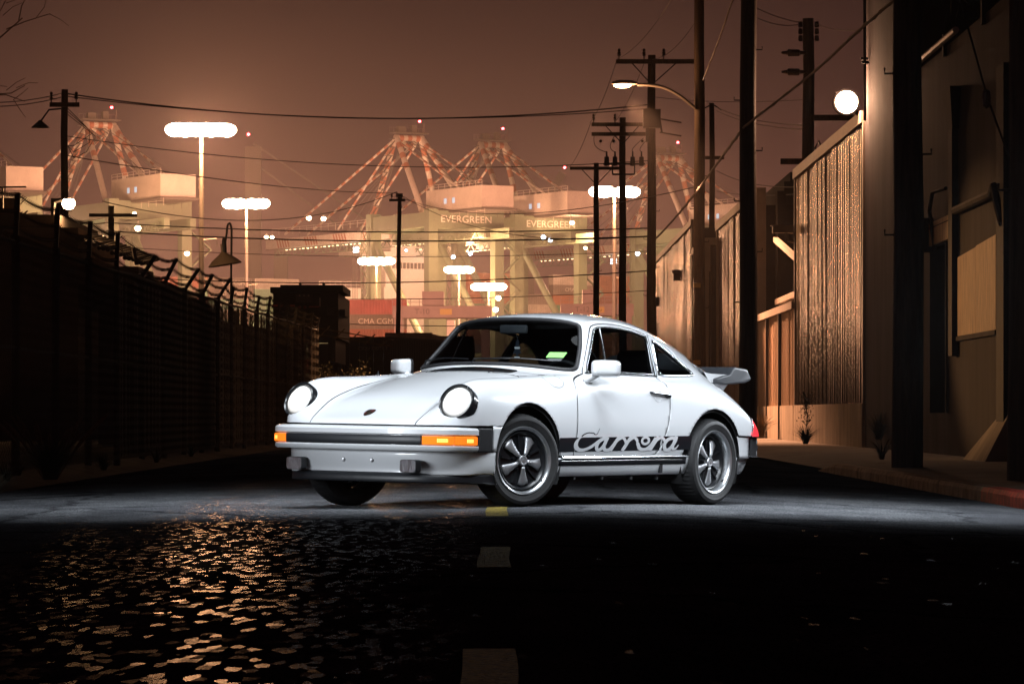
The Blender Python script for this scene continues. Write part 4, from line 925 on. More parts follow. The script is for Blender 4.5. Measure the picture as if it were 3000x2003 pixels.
# yard stacks nearer the quay, long sides facing the street
for (px0, px1, Y, rows, z0) in ((440, 780, 700, 7, 0), (780, 1010, 640, 8, 0)):
    x = at(px0, 900, Y).x; x1 = at(px1, 900, Y).x
    colk = 0
    while x < x1:
        colk += 1
        for r_ in range(rows):
            if rg.random() < .10 and r_ == rows - 1: continue
            kind = rg.choices(names, [wt[k] for k in names])[0]; o = put(kind, (x + 6.1, Y + rg.uniform(-.2, .2), z0 + r_ * 2.62), 0, 'row %s up, column %s of the %s yard stack' % (ORD[r_], ORD[colk - 1], 'left' if px0 < 500 else 'middle'))
            if kind in ('green', 'pale green') and lettered < 24 and rg.random() < .6: letter(o, 'EVERGREEN'); lettered += 1
            elif kind in ('dark blue', 'grey brown') and lettered < 30 and rg.random() < .4: letter(o, 'CMA CGM'); lettered += 1
        x += 12.9
# yard gantries
RTG = mat('gantry_paint', (.30, .24, .24), .6, var=.15, scale=.3); RTY = mat('gantry_yellow', (.5, .36, .1), .5)
def gantry(px0, px1, py, Y, code, label):
    a, b_ = at(px0, py, Y), at(px1, py, Y); t = thing('yard_gantry', label, 'gantry crane', (a.x, Y, 0)); L = b_.x - a.x; h = a.z
    for dy in (0, 6): MB().box(0, L, dy - .5, dy + .5, h - 2.0, h).build('main_beam', RTG, t)
    for x in (1.0, L - 1.0):
        for dy in (0, 6): MB().box(x - .7, x + .7, dy - .45, dy + .45, 0, h - 2.0).build('leg', RTG, t)
    MB().bar((1, 0, h - 2), (L * .22, 0, h - .5), .8).build('knee_brace', RTG, t)
    r_ = MB(); 
    for z in (h + .6, h + 1.2): r_.bar((0, -.6, z), (L, -.6, z), .09)
    for k in range(int(L / 1.5) + 1): r_.bar((k * 1.5, -.6, h), (k * 1.5, -.6, h + 1.2), .09)
    r_.build('handrail', RTG, t)
    MB().box(L * .30, L * .52, -1, 4, h + .1, h + 2.4).build('trolley', RTG, t); MB().box(L * .55, L * .63, -.8, 2, h - 5, h - 2.4).build('operator_cab', SHIPW, t)
    text('lettering', code, 1.3, CDK, t, frame((L * .30, -.52, h - 1.0), (1, 0, 0), (0, 0, 1), (0, -1, 0)), .02); MB().box(L * .48, L * .60, -.53, -.505, h - 1.5, h - .5).build('maker_plate', RTY, t)
    for x in (1.0, L - 1.0):
        for dy in (-1.2, 1.2, 4.8, 7.2): MB().lathe([(.8, -.3), (.8, .3), (.3, .32), (0, .3)], 16, frame((x, dy, .8), (0, 1, 0), (0, 0, 1), (1, 0, 0))).build('wheel', CDK, t, True)
gantry(1150, 1440, 896, 600, 'T-10', 'brown yard gantry marked T-10 behind the car roof')
gantry(1642, 1856, 890, 610, 'T-12', 'brown yard gantry marked T-12 behind the two middle poles')
# warehouse-like dark quay shed line closing the far ground
tag(mk('far_shore', *[q for q in (lambda b: (b.v, b.f))(MB().box(-900, 900, 1500, 1520, 0, 22).box(-300, 200, 1480, 1499, 0, 30))], mat('far_shore', (.05, .045, .04), .9)), kind='structure')
# point lights for crane floods, plus unseen ones added to brighten cargo and haze
for (px, py, Y, pw) in ((290, 690, 780, 26000), (430, 760, 770, 24000), (1165, 700, 815, 22000), (1400, 700, 838, 22000), (1680, 690, 860, 20000), (1300, 860, 850, 50000), (1520, 930, 650, 36000), (880, 930, 600, 36000), (540, 900, 640, 40000), (380, 850, 720, 42000), (1080, 900, 700, 36000), (1780, 930, 690, 36000)):
    point('harbour_fill_light', at(px, py, Y), pw, (1.0, .46, .23), 1.2)
for v_ in (-100, -60, -20, 22, 60, 105):
    point('quay_fill_light', Vector((sx_, sy_, 0)) + CU * 12 + CV * v_ + Vector((0, 0, 41)), 22000, (1.0, .50, .29), 1.2)  # added row without fixtures, brightens the stacks on the ship

# single work lamps scattered over the cranes, gantries and ship
WARML = emat('work_lamp', (1.0, .66, .36), 34.0); COOLL = emat('cool_work_lamp', (.75, .86, 1.0), 16.0)
def work_lamp(px, py, Y, r, cool, label):
    r *= .65
    t = thing('work_lamp', label, 'lamp', at(px, py, Y), 0, 'work lamps in the harbour')
    MB().lathe([(0, -r), (.6 * r, -.8 * r), (r, -.1 * r), (.7 * r, .5 * r), (0, .6 * r)], 12).build('lens', COOLL if cool else WARML, t, True)
    MB().box(-.5 * r, .5 * r, .3 * r, 1.2 * r, -.2 * r, .9 * r).bar((0, .8 * r, .6 * r), (0, .8 * r, 2.4 * r), .2 * r).build('bracket', CDK, t)
for q in ((905, 638, 838, .95, 0, 'warm work lamp over the lettered beam of the left middle crane'), (948, 640, 838, .95, 0, 'warm work lamp right of the one over the lettered beam'),
          (1440, 632, 858, .8, 0, 'warm work lamp on top of the right middle crane girder'), (1412, 640, 858, .7, 0, 'small warm work lamp left of the girder-top lamp'),
          (1328, 752, 858, .8, 1, 'cool lamp on the ship bridge wing'), (1378, 742, 858, .8, 1, 'cool lamp at the top of the ship bridge'), (1457, 752, 858, .7, 0, 'warm lamp right of the ship bridge top'),
          (1592, 694, 846, .9, 1, 'cool trolley lamp above the car roof'), (1612, 702, 846, .9, 1, 'second cool trolley lamp above the car roof'),
          (1868, 742, 860, .9, 1, 'cool trolley lamp left of the far warehouse'), (1676, 652, 866, .9, 0, 'warm lamp on the girder between the two middle poles'), (1715, 726, 866, .7, 0, 'warm lamp below the girder beside the crossarm pole'),
          (394, 625, 790, .7, 0, 'warm lamp at the left crane leg top'), (404, 668, 790, 1.1, 0, 'bright lamp on the left crane portal'), (548, 742, 760, .9, 0, 'warm lamp on the stair tower behind the tallest mast'),
          (780, 694, 846, .75, 0, 'warm lamp at the boom tip left of the thin far pole'), (797, 695, 846, .75, 0, 'second warm lamp at the boom tip'), (1073, 760, 640, .6, 0, 'small warm lamp left of the low mast light'),
          (1460, 872, 640, .8, 0, 'warm lamp over the gantry trolley'), (1452, 906, 630, .8, 1, 'cool lamp at the gantry end above the car roof'), (1190, 733, 850, .5, 1, 'tiny cool lamp right of the thin far pole'), (272, 835, 700, 1.0, 0, 'warm lamp seen through the fence top at left')):
    work_lamp(*q)

# ================================================================== harbour haze
hz = MB().box(-1400, 1400, -60, 2600, -1.5, 79).build('haze', None)
tag(hz, None, None, None, 'stuff')
hm = bpy.data.materials.new('haze'); hm.use_nodes = True; hn = hm.node_tree; hn.nodes.clear()
ho = hn.nodes.new('ShaderNodeOutputMaterial'); hv = hn.nodes.new('ShaderNodeVolumePrincipled')
hv.inputs['Color'].default_value = (.95, .93, .91, 1); hv.inputs['Density'].default_value = .00029; hv.inputs['Anisotropy'].default_value = .30
hn.links.new(hv.outputs[0], ho.inputs['Volume']); hz.data.materials.append(hm)
# ================================================================== the car
# car frame: s metres behind the front axle, t metres to the car's left, z up; local blender axes x = -s, y = t
PAINT = mat('white_paint', (.65, .665, .685), .28, coat=1.0, coat_rough=.02, var=.015, scale=2)
BLACKP = mat('black_trim', (.012, .013, .016), .42, bump=.02, bscale=300)
RUBBER = mat('black_rubber', (.014, .014, .016), .55, var=.2, scale=30, bump=.05, bscale=200)
SATIN = mat('satin_black', (.010, .011, .013), .3)
TAILR = mat('tail_rubber', (.042, .045, .052), .5, var=.1, scale=8)
CHROME = mat('chrome', (.62, .64, .66), .12, 1.0)
DCHROME = mat('dark_chrome', (.10, .105, .11), .2, 1.0)
ALLOY = mat('anodised_alloy', (.52, .53, .55), .42, .85, var=.06, scale=30)
LIP = mat('polished_lip', (.60, .62, .64), .30, .9, var=.08, scale=12)
TYRE = mat('tyre_rubber', (.017, .017, .018), .62, var=.25, scale=25, bump=.06, bscale=150)
STRIPE = mat('black_stripe', (.008, .009, .012), .25)
LINER = mat('dark_liner', (.008, .008, .009), .8)
SEATM = mat('seat_vinyl', (.022, .023, .026), .45, var=.1, scale=40)
CARPET = mat('carpet', (.010, .010, .011), .9, var=.3, scale=60)

def glass(name, tint, rough=.0):
    m = bpy.data.materials.new(name); m.use_nodes = True; n = m.node_tree; n.nodes.clear()
    o = n.nodes.new('ShaderNodeOutputMaterial'); tr = n.nodes.new('ShaderNodeBsdfTransparent'); gl = n.nodes.new('ShaderNodeBsdfGlossy')
    lw = n.nodes.new('ShaderNodeLayerWeight'); lw.inputs[0].default_value = .5; mx = n.nodes.new('ShaderNodeMixShader')
    pw = n.nodes.new('ShaderNodeMath'); pw.operation = 'POWER'; pw.inputs[1].default_value = 5.0
    fr = n.nodes.new('ShaderNodeMath'); fr.operation = 'MULTIPLY_ADD'; fr.inputs[1].default_value = .92; fr.inputs[2].default_value = .045
    n.links.new(lw.outputs['Facing'], pw.inputs[0]); n.links.new(pw.outputs[0], fr.inputs[0])
    tr.inputs[0].default_value = tuple(tint) + (1,); gl.inputs['Roughness'].default_value = rough
    n.links.new(fr.outputs[0], mx.inputs[0]); n.links.new(tr.outputs[0], mx.inputs[1]); n.links.new(gl.outputs[0], mx.inputs[2]); n.links.new(mx.outputs[0], o.inputs[0])
    return m
GLASS = glass('car_glass', (.52, .55, .55))
DGLASS = glass('tinted_side_glass', (.15, .17, .19))
CLEAR = glass('clear_lens', (.95, .95, .95), .02)

_a = R(54.4); _c, _s = math.cos(_a), math.sin(_a)
_B = Vector((_c, _s, -.034 / 2.272)).normalized()
_L = Vector((_s, -_c, -.014)); _L = (_L - _B * _L.dot(_B)).normalized()
_U = (-_B).cross(_L)
_O = Vector((27 / FPX * 23.3, 23.3, 0)) - Vector((_s, -_c, 0)) * .745 + Vector((0, 0, .69 * .014))
CAR = thing('sports_coupe', 'white classic sports coupe with black side stripe and whale tail parked across the road', 'car')
CAR.matrix_world = frame(_O, -_B, _L, _U)

def P(s, t, z): return (-s, t, z)

# ---------------------------------------------------------------- control net, rings from nose to tail
def ring(front, rows): return rows
def const(s, tz): return [(s, t, z) for t, z in tz]
NET = [
 # r0 .. r12
 [(-.50,.757,.33),(-.53,.756,.38),(-.57,.746,.43),(-.61,.73,.45),(-.65,.702,.45),(-.685,.66,.45),(-.712,.60,.45),(-.737,.52,.45),(-.758,.43,.45),(-.772,.35,.45),(-.788,.24,.45),(-.797,.12,.45),(-.80,0,.45)],
 [(-.45,.764,.33),(-.48,.766,.40),(-.53,.762,.48),(-.58,.745,.53),(-.632,.712,.535),(-.672,.665,.535),(-.698,.60,.535),(-.722,.52,.530),(-.742,.43,.528),(-.755,.35,.528),(-.77,.24,.529),(-.778,.12,.530),(-.782,0,.530)],
 [(-.38,.768,.33),(-.41,.776,.42),(-.46,.777,.51),(-.515,.766,.59),(-.58,.738,.615),(-.626,.69,.618),(-.648,.62,.615),(-.657,.53,.602),(-.665,.437,.583),(-.675,.355,.577),(-.688,.24,.576),(-.695,.12,.577),(-.697,0,.578)],
 [(-.32,.77,.33),(-.34,.784,.42),(-.37,.787,.52),(-.42,.778,.63),(-.492,.752,.695),(-.548,.70,.722),(-.566,.625,.733),(-.56,.535,.705),(-.545,.447,.650),(-.55,.36,.643),(-.556,.24,.642),(-.559,.12,.642),(-.56,0,.643)],
 [(-.25,.77,.33),(-.25,.788,.42),(-.26,.793,.53),(-.30,.783,.65),(-.36,.755,.735),(-.405,.70,.790),(-.415,.625,.815),(-.40,.54,.780),(-.38,.462,.712),(-.38,.365,.708),(-.38,.24,.712),(-.38,.12,.715),(-.38,0,.716)],
 const(-.12,[(.77,.33),(.79,.42),(.797,.53),(.786,.65),(.757,.740),(.703,.802),(.63,.834),(.55,.815),(.472,.772),(.37,.772),(.25,.779),(.125,.784),(0,.786)]),
 const(.13,[(.77,.33),(.788,.42),(.795,.53),(.784,.65),(.757,.747),(.705,.815),(.635,.845),(.56,.838),(.485,.818),(.38,.826),(.26,.834),(.13,.839),(0,.841)]),
 const(.36,[(.765,.33),(.783,.42),(.79,.53),(.781,.65),(.756,.755),(.708,.826),(.645,.857),(.575,.859),(.50,.858),(.39,.871),(.27,.879),(.135,.884),(0,.886)]),
 [(.60,.758,.33),(.60,.777,.42),(.60,.786,.53),(.61,.780,.65),(.63,.764,.758),(.655,.730,.832),(.675,.684,.868),(.672,.645,.880),(.640,.585,.892),(.580,.47,.903),(.525,.32,.914),(.498,.16,.920),(.49,0,.922)],
 [(.76,.757,.33),(.76,.777,.42),(.76,.787,.53),(.765,.781,.65),(.775,.767,.760),(.79,.736,.838),(.80,.688,.875),(.795,.655,.912),(.760,.615,.944),(.700,.50,.968),(.645,.34,.985),(.615,.17,.994),(.605,0,.997)],
 [(.92,.757,.33),(.92,.777,.42),(.92,.788,.53),(.92,.782,.65),(.92,.768,.762),(.92,.738,.842),(.925,.690,.881),(.925,.640,.990),(.895,.585,1.064),(.845,.465,1.105),(.805,.32,1.126),(.783,.16,1.136),(.776,0,1.139)],
 [(1.07,.757,.33),(1.07,.777,.42),(1.07,.788,.53),(1.07,.782,.65),(1.07,.769,.763),(1.07,.740,.844),(1.07,.691,.884),(1.065,.628,1.040),(1.045,.558,1.195),(1.005,.475,1.232),(.972,.33,1.254),(.955,.165,1.264),(.95,0,1.267)],
 const(1.25,[(.757,.33),(.777,.42),(.788,.53),(.782,.65),(.769,.765),(.740,.845),(.691,.884),(.627,1.035),(.556,1.205),(.49,1.250),(.35,1.284),(.175,1.302),(0,1.308)]),
 const(1.50,[(.760,.33),(.780,.42),(.791,.53),(.785,.65),(.771,.766),(.740,.845),(.690,.882),(.625,1.030),(.555,1.190),(.487,1.243),(.35,1.286),(.175,1.308),(0,1.315)]),
 const(1.75,[(.767,.33),(.790,.42),(.801,.53),(.795,.65),(.776,.768),(.738,.845),(.686,.880),(.618,1.015),(.548,1.155),(.480,1.215),(.345,1.268),(.175,1.294),(0,1.302)]),
 const(2.00,[(.780,.33),(.806,.42),(.817,.53),(.810,.65),(.786,.767),(.734,.845),(.676,.888),(.604,.995),(.534,1.095),(.465,1.160),(.335,1.222),(.17,1.252),(0,1.262)]),
 const(2.24,[(.787,.33),(.814,.42),(.826,.53),(.816,.65),(.784,.765),(.720,.845),(.655,.895),(.586,.965),(.517,1.030),(.450,1.090),(.328,1.155),(.17,1.187),(0,1.197)]),
 const(2.46,[(.780,.33),(.808,.42),(.819,.525),(.807,.64),(.771,.740),(.700,.815),(.628,.862),(.560,.910),(.495,.962),(.435,1.015),(.320,1.075),(.165,1.107),(0,1.117)]),
 const(2.66,[(.760,.33),(.788,.42),(.797,.515),(.782,.61),(.742,.692),(.670,.757),(.598,.795),(.532,.828),(.470,.868),(.415,.910),(.310,.962),(.16,.992),(0,1.000)]),
 const(2.82,[(.730,.33),(.758,.42),(.766,.495),(.750,.575),(.706,.643),(.637,.696),(.570,.728),(.505,.752),(.448,.782),(.398,.812),(.300,.852),(.155,.875),(0,.882)]),
 [(2.92,.695,.33),(2.925,.722,.42),(2.93,.730,.48),(2.935,.716,.535),(2.94,.674,.585),(2.945,.610,.627),(2.95,.545,.655),(2.95,.485,.674),(2.955,.430,.695),(2.955,.382,.715),(2.96,.290,.742),(2.96,.15,.758),(2.96,0,.764)],
 [(2.98,.64,.33),(2.99,.665,.42),(3.0,.675,.46),(3.005,.662,.49),(3.01,.625,.525),(3.02,.57,.555),(3.025,.51,.575),(3.03,.455,.590),(3.03,.405,.605),(3.03,.36,.618),(3.03,.27,.635),(3.03,.14,.645),(3.03,0,.648)],
 [(3.0,.60,.33),(3.01,.62,.40),(3.02,.63,.42),(3.025,.61,.44),(3.03,.57,.45),(3.035,.52,.46),(3.04,.47,.47),(3.045,.42,.48),(3.05,.37,.48),(3.05,.33,.48),(3.05,.25,.48),(3.05,.13,.48),(3.05,0,.48)],
]
NET = np.array(NET)                                   # (J, 13, 3)
def bs_basis(t): return np.array([(1 - t) ** 3, 3 * t ** 3 - 6 * t ** 2 + 4, -3 * t ** 3 + 3 * t ** 2 + 3 * t + 1, t ** 3]) / 6
def pad(A, mirror_end):
    A0 = 2 * A[:, :1] - A[:, 1:2]
    A1 = A[:, -2:-1] * np.array([1, -1, 1]) if mirror_end else 2 * A[:, -1:] - A[:, -2:-1]
    return np.concatenate([A0, A, A1], 1)
def bs_eval(A, n, mirror_end):                         # along axis 1
    Q = pad(A, mirror_end); m = A.shape[1] - 1; o = []
    for k in range(m):
        for q in range(n):
            b = bs_basis(q / n); o.append(sum(b[x] * Q[:, k + x] for x in range(4)))
    b = bs_basis(0); o.append(sum(b[x] * Q[:, m + x] for x in range(3)))
    return np.stack(o, 1)
def knots(A, mirror_end):
    Q = pad(A, mirror_end); return (Q[:, :-2] + 4 * Q[:, 1:-1] + Q[:, 2:]) / 6
C = NET.copy()
for _ in range(3):
    K = knots(C, True); K = np.transpose(knots(np.transpose(K, (1, 0, 2)), False), (1, 0, 2))
    C = C + .75 * (NET - K)
G = bs_eval(C, 12, True)                               # rows
G = np.transpose(bs_eval(np.transpose(G, (1, 0, 2)), 9, False), (1, 0, 2))   # (nj, ni, 3)
nj, ni = G.shape[:2]
G[:, -1, 1] = 0
GV = G.reshape(-1, 3)
GF = [(j * ni + i, j * ni + i + 1, (j + 1) * ni + i + 1, (j + 1) * ni + i) for j in range(nj - 1) for i in range(ni - 1)]
BVH = BVHTree.FromPolygons([Vector(v) for v in GV], GF)
def T(s, z):
    h = BVH.ray_cast(Vector((s, 1.5, z)), Vector((0, -1, 0)))
    return h[0].y if h[0] is not None else .78
def Zt(s, t):
    h = BVH.ray_cast(Vector((s, t, 2.)), Vector((0, 0, -1)))
    return h[0].z if h[0] is not None else .8
def side_pts(pts, off=0.):
    o = []
    for s, z in pts:
        h = BVH.ray_cast(Vector((s, 1.5, z)), Vector((0, -1, 0)))
        if h[0] is None: o.append(Vector((s, .7, z))); continue
        n = h[1] if h[1].y > 0 else -h[1]
        o.append(h[0] + n * off)
    return o
def ws_surf(t, z, off=0., fr=True):
    h = BVH.ray_cast(Vector((-2. if fr else 4., abs(t), z)), Vector((1 if fr else -1, 0, 0)))
    if h[0] is None: return Vector((.6 if fr else 2.3, t, z))
    n = h[1]; n = n if (n.x < 0) == fr else -n
    q = h[0] + n * off
    return Vector((q.x, math.copysign(q.y, t) if t else 0., q.z))

def clip(V, F, phi):
    """keep phi >= 0; cut crossing faces"""
    V = [tuple(v) for v in V]; F2 = []; cache = {}; inside = phi >= 0
    extra = []
    for f in F:
        ins = [inside[i] for i in f]
        if all(ins): F2.append(f); continue
        if not any(ins): continue
        o = []
        for a, b in zip(f, f[1:] + f[:1]):
            if inside[a]: o.append(a)
            if inside[a] != inside[b]:
                k = (a, b) if a < b else (b, a)
                if k not in cache:
                    w = phi[k[0]] / (phi[k[0]] - phi[k[1]])
                    cache[k] = len(V) + len(extra)
                    A, Bq = V[k[0]], V[k[1]]
                    extra.append(tuple(A[x] + (Bq[x] - A[x]) * w for x in range(3)))
                o.append(cache[k])
        if len(o) >= 3: F2.append(tuple(o))
    V = V + extra
    used = sorted({i for f in F2 for i in f}); mp = {k: n for n, k in enumerate(used)}
    return np.array([V[i] for i in used]).reshape(-1, 3), [tuple(mp[i] for i in f) for f in F2]

def sdf(X, Y, poly):
    """signed distance to polygon, positive inside"""
    P0 = np.asarray(poly, float); P1 = np.roll(P0, -1, 0)
    d = np.full(len(X), 1e9); ins = np.zeros(len(X), bool)
    for (x0, y0), (x1, y1) in zip(P0, P1):
        ex, ey = x1 - x0, y1 - y0; L2 = ex * ex + ey * ey + 1e-12
        t = np.clip(((X - x0) * ex + (Y - y0) * ey) / L2, 0, 1)
        d = np.minimum(d, np.hypot(X - x0 - t * ex, Y - y0 - t * ey))
        c = (y0 > Y) != (y1 > Y)
        with np.errstate(divide='ignore', invalid='ignore'):
            ins ^= c & (X < (x1 - x0) * (Y - y0) / (y1 - y0 + 1e-15) + x0)
    return np.where(ins, d, -d)

def rounded(pts, n=6): return catmull(pts, n, True)
def seg(pts, n=6): return catmull(pts, n)[:-1].tolist()
# outlines -------------------------------------------------------
DOOR_WIN = np.array(seg([(.822,.898),(.94,1.045),(1.040,1.168),(1.066,1.190)], 5) + seg([(1.066,1.190),(1.12,1.203),(1.25,1.209),(1.40,1.203),(1.55,1.187),(1.712,1.158)], 5) + seg([(1.712,1.158),(1.664,1.03),(1.617,.897)], 4) + seg([(1.617,.897),(1.2,.901),(.822,.898)], 6))
Q_WIN = np.array(seg([(1.785,1.132),(1.86,1.110),(1.95,1.068),(2.04,1.015),(2.12,.962),(2.165,.922),(2.155,.905),(2.10,.899)], 5) + seg([(2.10,.899),(1.9,.894),(1.690,.892)], 5) + seg([(1.690,.892),(1.735,1.01),(1.785,1.132)], 4))
DOOR = np.array(seg([(.560,.325),(.566,.45),(.574,.62),(.584,.76),(.598,.825),(.630,.850),(.70,.868),(.775,.884)], 5) + seg([(.775,.884),(.90,1.035),(1.015,1.178),(1.055,1.212)], 5) + seg([(1.055,1.212),(1.12,1.226),(1.25,1.232),(1.40,1.226),(1.55,1.210),(1.738,1.176)], 5) + seg([(1.738,1.176),(1.688,1.03),(1.641,.885)], 4) + seg([(1.641,.885),(1.672,.855),(1.690,.80),(1.686,.70),(1.660,.58),(1.612,.46),(1.560,.375),(1.510,.340),(1.45,.331)], 5) + [(1.45, .331), (1.0, .328)])
WS_L = seg([(0,.938),(.20,.935),(.36,.927),(.50,.914),(.585,.905),(.625,.906)], 5) + seg([(.625,.906),(.632,.925),(.607,.99),(.575,1.065),(.535,1.15),(.508,1.195),(.480,1.214)], 5) + seg([(.480,1.214),(.40,1.232),(.25,1.246),(0,1.252)], 5) + [(0, 1.252)]
WS = np.array([(max(t, -1), z) for t, z in WS_L] + [(-.3, 1.252), (-.3, .938)])
RW_L = seg([(0,1.035),(.2,1.032),(.33,1.022),(.375,1.018),(.39,1.03)], 4) + seg([(.39,1.03),(.375,1.07),(.35,1.115),(.315,1.16),(.28,1.182)], 4) + seg([(.28,1.182),(.16,1.208),(0,1.218)], 4) + [(0, 1.218)]
RW = np.array(RW_L + [(-.3, 1.218), (-.3, 1.035)])
HOOD = np.array(seg([(-.85,.425),(-.745,.43),(-.66,.440),(-.54,.449),(-.38,.462),(-.25,.472),(-.1,.483),(.1,.494),(.24,.498)], 5) + seg([(.24,.498),(.30,.487),(.332,.455),(.346,.38),(.352,.2),(.354,0)], 4) + [(.354, -.3), (-.85, -.3)])
VENT = np.array([(.374, -.3), (.374, .345), (.392, .36), (.468, .36), (.486, .345), (.486, -.3)])
HL_C = Vector((-.588, .645, .667)); HL_T = R(24); HL_N = Vector((-math.cos(HL_T), .10, math.sin(HL_T))).normalized(); HL_R = .124
FC, FR_ = (.018, .306), .372
RC, RR_ = (2.222, .306), .366

def full_phi(V):
    s, t, z = V[:, 0], V[:, 1], V[:, 2]
    ph = np.full(len(V), 1.)
    low = (t > .5)
    ph = np.minimum(ph, np.where(low, np.hypot(s - FC[0], z - FC[1]) - FR_, 1))
    ph = np.minimum(ph, np.where(low, np.hypot(s - RC[0], z - RC[1]) - RR_, 1))
    fb = .524 + .006 * s
    mid = .316 + .013 * s
    ph = np.minimum(ph, z - np.where(s < .1, fb, np.where(s > 2.3, .488, mid)))
    d = V - np.array(HL_C); ax = d @ np.array(HL_N); rad = np.linalg.norm(d - ax[:, None] * np.array(HL_N), axis=1)
    ph = np.minimum(ph, np.where((t > .45) & (s < -.4), rad - HL_R + .006, 1))
    return ph
def ws_phi(V): return np.minimum(sdf(V[:, 1], V[:, 2], WS), 1.12 - V[:, 0])
def rw_phi(V): return np.minimum(sdf(V[:, 1], V[:, 2], RW), V[:, 0] - 1.9)
def sw_phi(V, poly): return np.minimum(sdf(V[:, 0], V[:, 2], poly), V[:, 1] - .45)
def hood_phi(V): return np.minimum(sdf(V[:, 0], V[:, 1], HOOD), V[:, 2] - .40)
def vent_phi(V): return sdf(V[:, 0], V[:, 1], VENT)
FUEL = [(.40 + .085 * math.cos(x), .835 + .052 * math.sin(x)) for x in np.linspace(0, 2 * math.pi, 25)[:-1]]

def panel(name, V, F, m, offset=0., thick=.010, parent=CAR, both=True, smooth=True):
    V = np.asarray(V)
    v = [P(*p) for p in V]; f = [tuple(q) for q in F]
    if both:
        k = len(v); mirror = {}; v2 = list(v); idx = []
        for p in v:
            if abs(p[1]) < 1e-5: idx.append(len(idx)); 
            else: idx.append(-1)
        mp = []
        for i, p in enumerate(v):
            if abs(p[1]) < 1e-5: mp.append(i)
            else: mp.append(len(v2)); v2.append((p[0], -p[1], p[2]))
        f = f + [tuple(mp[i] for i in q)[::-1] for q in F]; v = v2
    o = mk(name, v, f, m, parent, smooth, None)
    # orient outward
    me = o.data; bm = bmesh.new(); bm.from_mesh(me); bmesh.ops.remove_doubles(bm, verts=bm.verts, dist=1e-6)
    big = max(bm.faces, key=lambda q: q.calc_area()); c = big.calc_center_median()
    ref = Vector((c.x + 1.2, 0, .6)); 
    if big.normal.dot(c - Vector((c.x * .6 - .6, 0, .55))) < 0: bmesh.ops.reverse_faces(bm, faces=bm.faces)
    bm.to_mesh(me); bm.free()
    me.polygons.foreach_set('use_smooth', [smooth] * len(me.polygons))
    if thick:
        md = o.modifiers.new('thickness', 'SOLIDIFY'); md.thickness = thick; md.offset = -1; md.use_rim = True
        if m is PAINT: me.materials.append(LINER); md.material_offset = 1; md.material_offset_rim = 1  # panel rims and backs coloured dark so the gaps look shaded
    return o

def mirror_obj(o, name=None):
    me = o.data.copy(); me.transform(Matrix.Scale(-1, 4, (0, 1, 0))); me.flip_normals()
    c = bpy.data.objects.new(name or o.name.split('.')[0], me); COL.objects.link(c); c.parent = o.parent
    for md in o.modifiers:
        n = c.modifiers.new(md.name, md.type)
        for a in ('thickness', 'offset', 'use_rim', 'material_offset', 'material_offset_rim', 'width', 'segments', 'limit_method', 'angle_limit'):
            if hasattr(md, a): setattr(n, a, getattr(md, a))
    for k in o.keys():
        if k in ('label',): c[k] = o[k]
    return c

V0, F0 = clip(GV, GF, full_phi(GV))
WSV, WSF = clip(GV, GF, ws_phi(GV)); RWV, RWF = clip(GV, GF, rw_phi(GV))
DWV, DWF = clip(GV, GF, sw_phi(GV, DOOR_WIN)); QWV, QWF = clip(GV, GF, sw_phi(GV, Q_WIN))
V1, F1 = clip(V0, F0, -ws_phi(V0)); V1, F1 = clip(V1, F1, -rw_phi(V1))
dp = sw_phi(V1, DOOR)
DV, DF = clip(V1, F1, dp - .0034); DV, DF = clip(DV, DF, -sw_phi(DV, DOOR_WIN))
V1, F1 = clip(V1, F1, -dp - .0034); V1, F1 = clip(V1, F1, -sw_phi(V1, Q_WIN))
hp = hood_phi(V1)
HV, HF = clip(V1, F1, hp - .0032); V1, F1 = clip(V1, F1, -hp - .0032); V1, F1 = clip(V1, F1, -vent_phi(V1))
fp = sw_phi(V1, np.array(FUEL)); fp = np.where(V1[:, 0] < .6, fp, -1)
FLV, FLF = clip(V1, F1, fp - .0016)
body = panel('body', V1, F1, PAINT, thick=.012)
hood = panel('hood', HV, HF, PAINT, thick=.012)
door = panel('door', DV, DF, PAINT, thick=.014, both=False); door_r = mirror_obj(door)
door['label'] = 'door with a black stripe and script lettering'
def inset(V, d):                                     # shrink towards the car's middle a little
    V = np.array(V); c = np.array([1.4, 0, .9]); n = V - c; n[:, 0] *= .25; n /= np.linalg.norm(n, axis=1)[:, None]; return V - n * d
panel('windscreen', inset(WSV, .004), WSF, GLASS, thick=0)
panel('rear_window', inset(RWV, .004), RWF, GLASS, thick=0)
dw = panel('side_glass', inset(DWV, .006), DWF, DGLASS, thick=0, parent=door, both=False); dwr = mirror_obj(dw); dwr.parent = door_r
qw = panel('quarter_glass', inset(QWV, .006), QWF, DGLASS, thick=0, both=False); mirror_obj(qw)
# dark inner liner that shows through gaps and vents
def liner():
    V = GV.copy(); s, t, z = V[:, 0], V[:, 1], V[:, 2]
    ph = np.minimum(full_phi(V), .845 - z + 0 * s); ph = np.minimum(ph, np.where(t < 1, 1, 1))
    v, f = clip(V, GF, ph); v = np.array(v); v[:, 1] = np.maximum(v[:, 1] - .022, 0) * 1.0; v[:, 2] -= .022
    o = panel('inner_liner', v, f, LINER, thick=0); return o
liner()

def tubeline(name, pts, r, m, parent=CAR, closed=True, n=8, mirror=True):
    o = MB().tube([P(*p) for p in pts], r, n, closed=closed).build(name, m, parent, True, 60)
    if mirror:
        q = mirror_obj(o); 
        if parent is door: q.parent = door_r
    return o
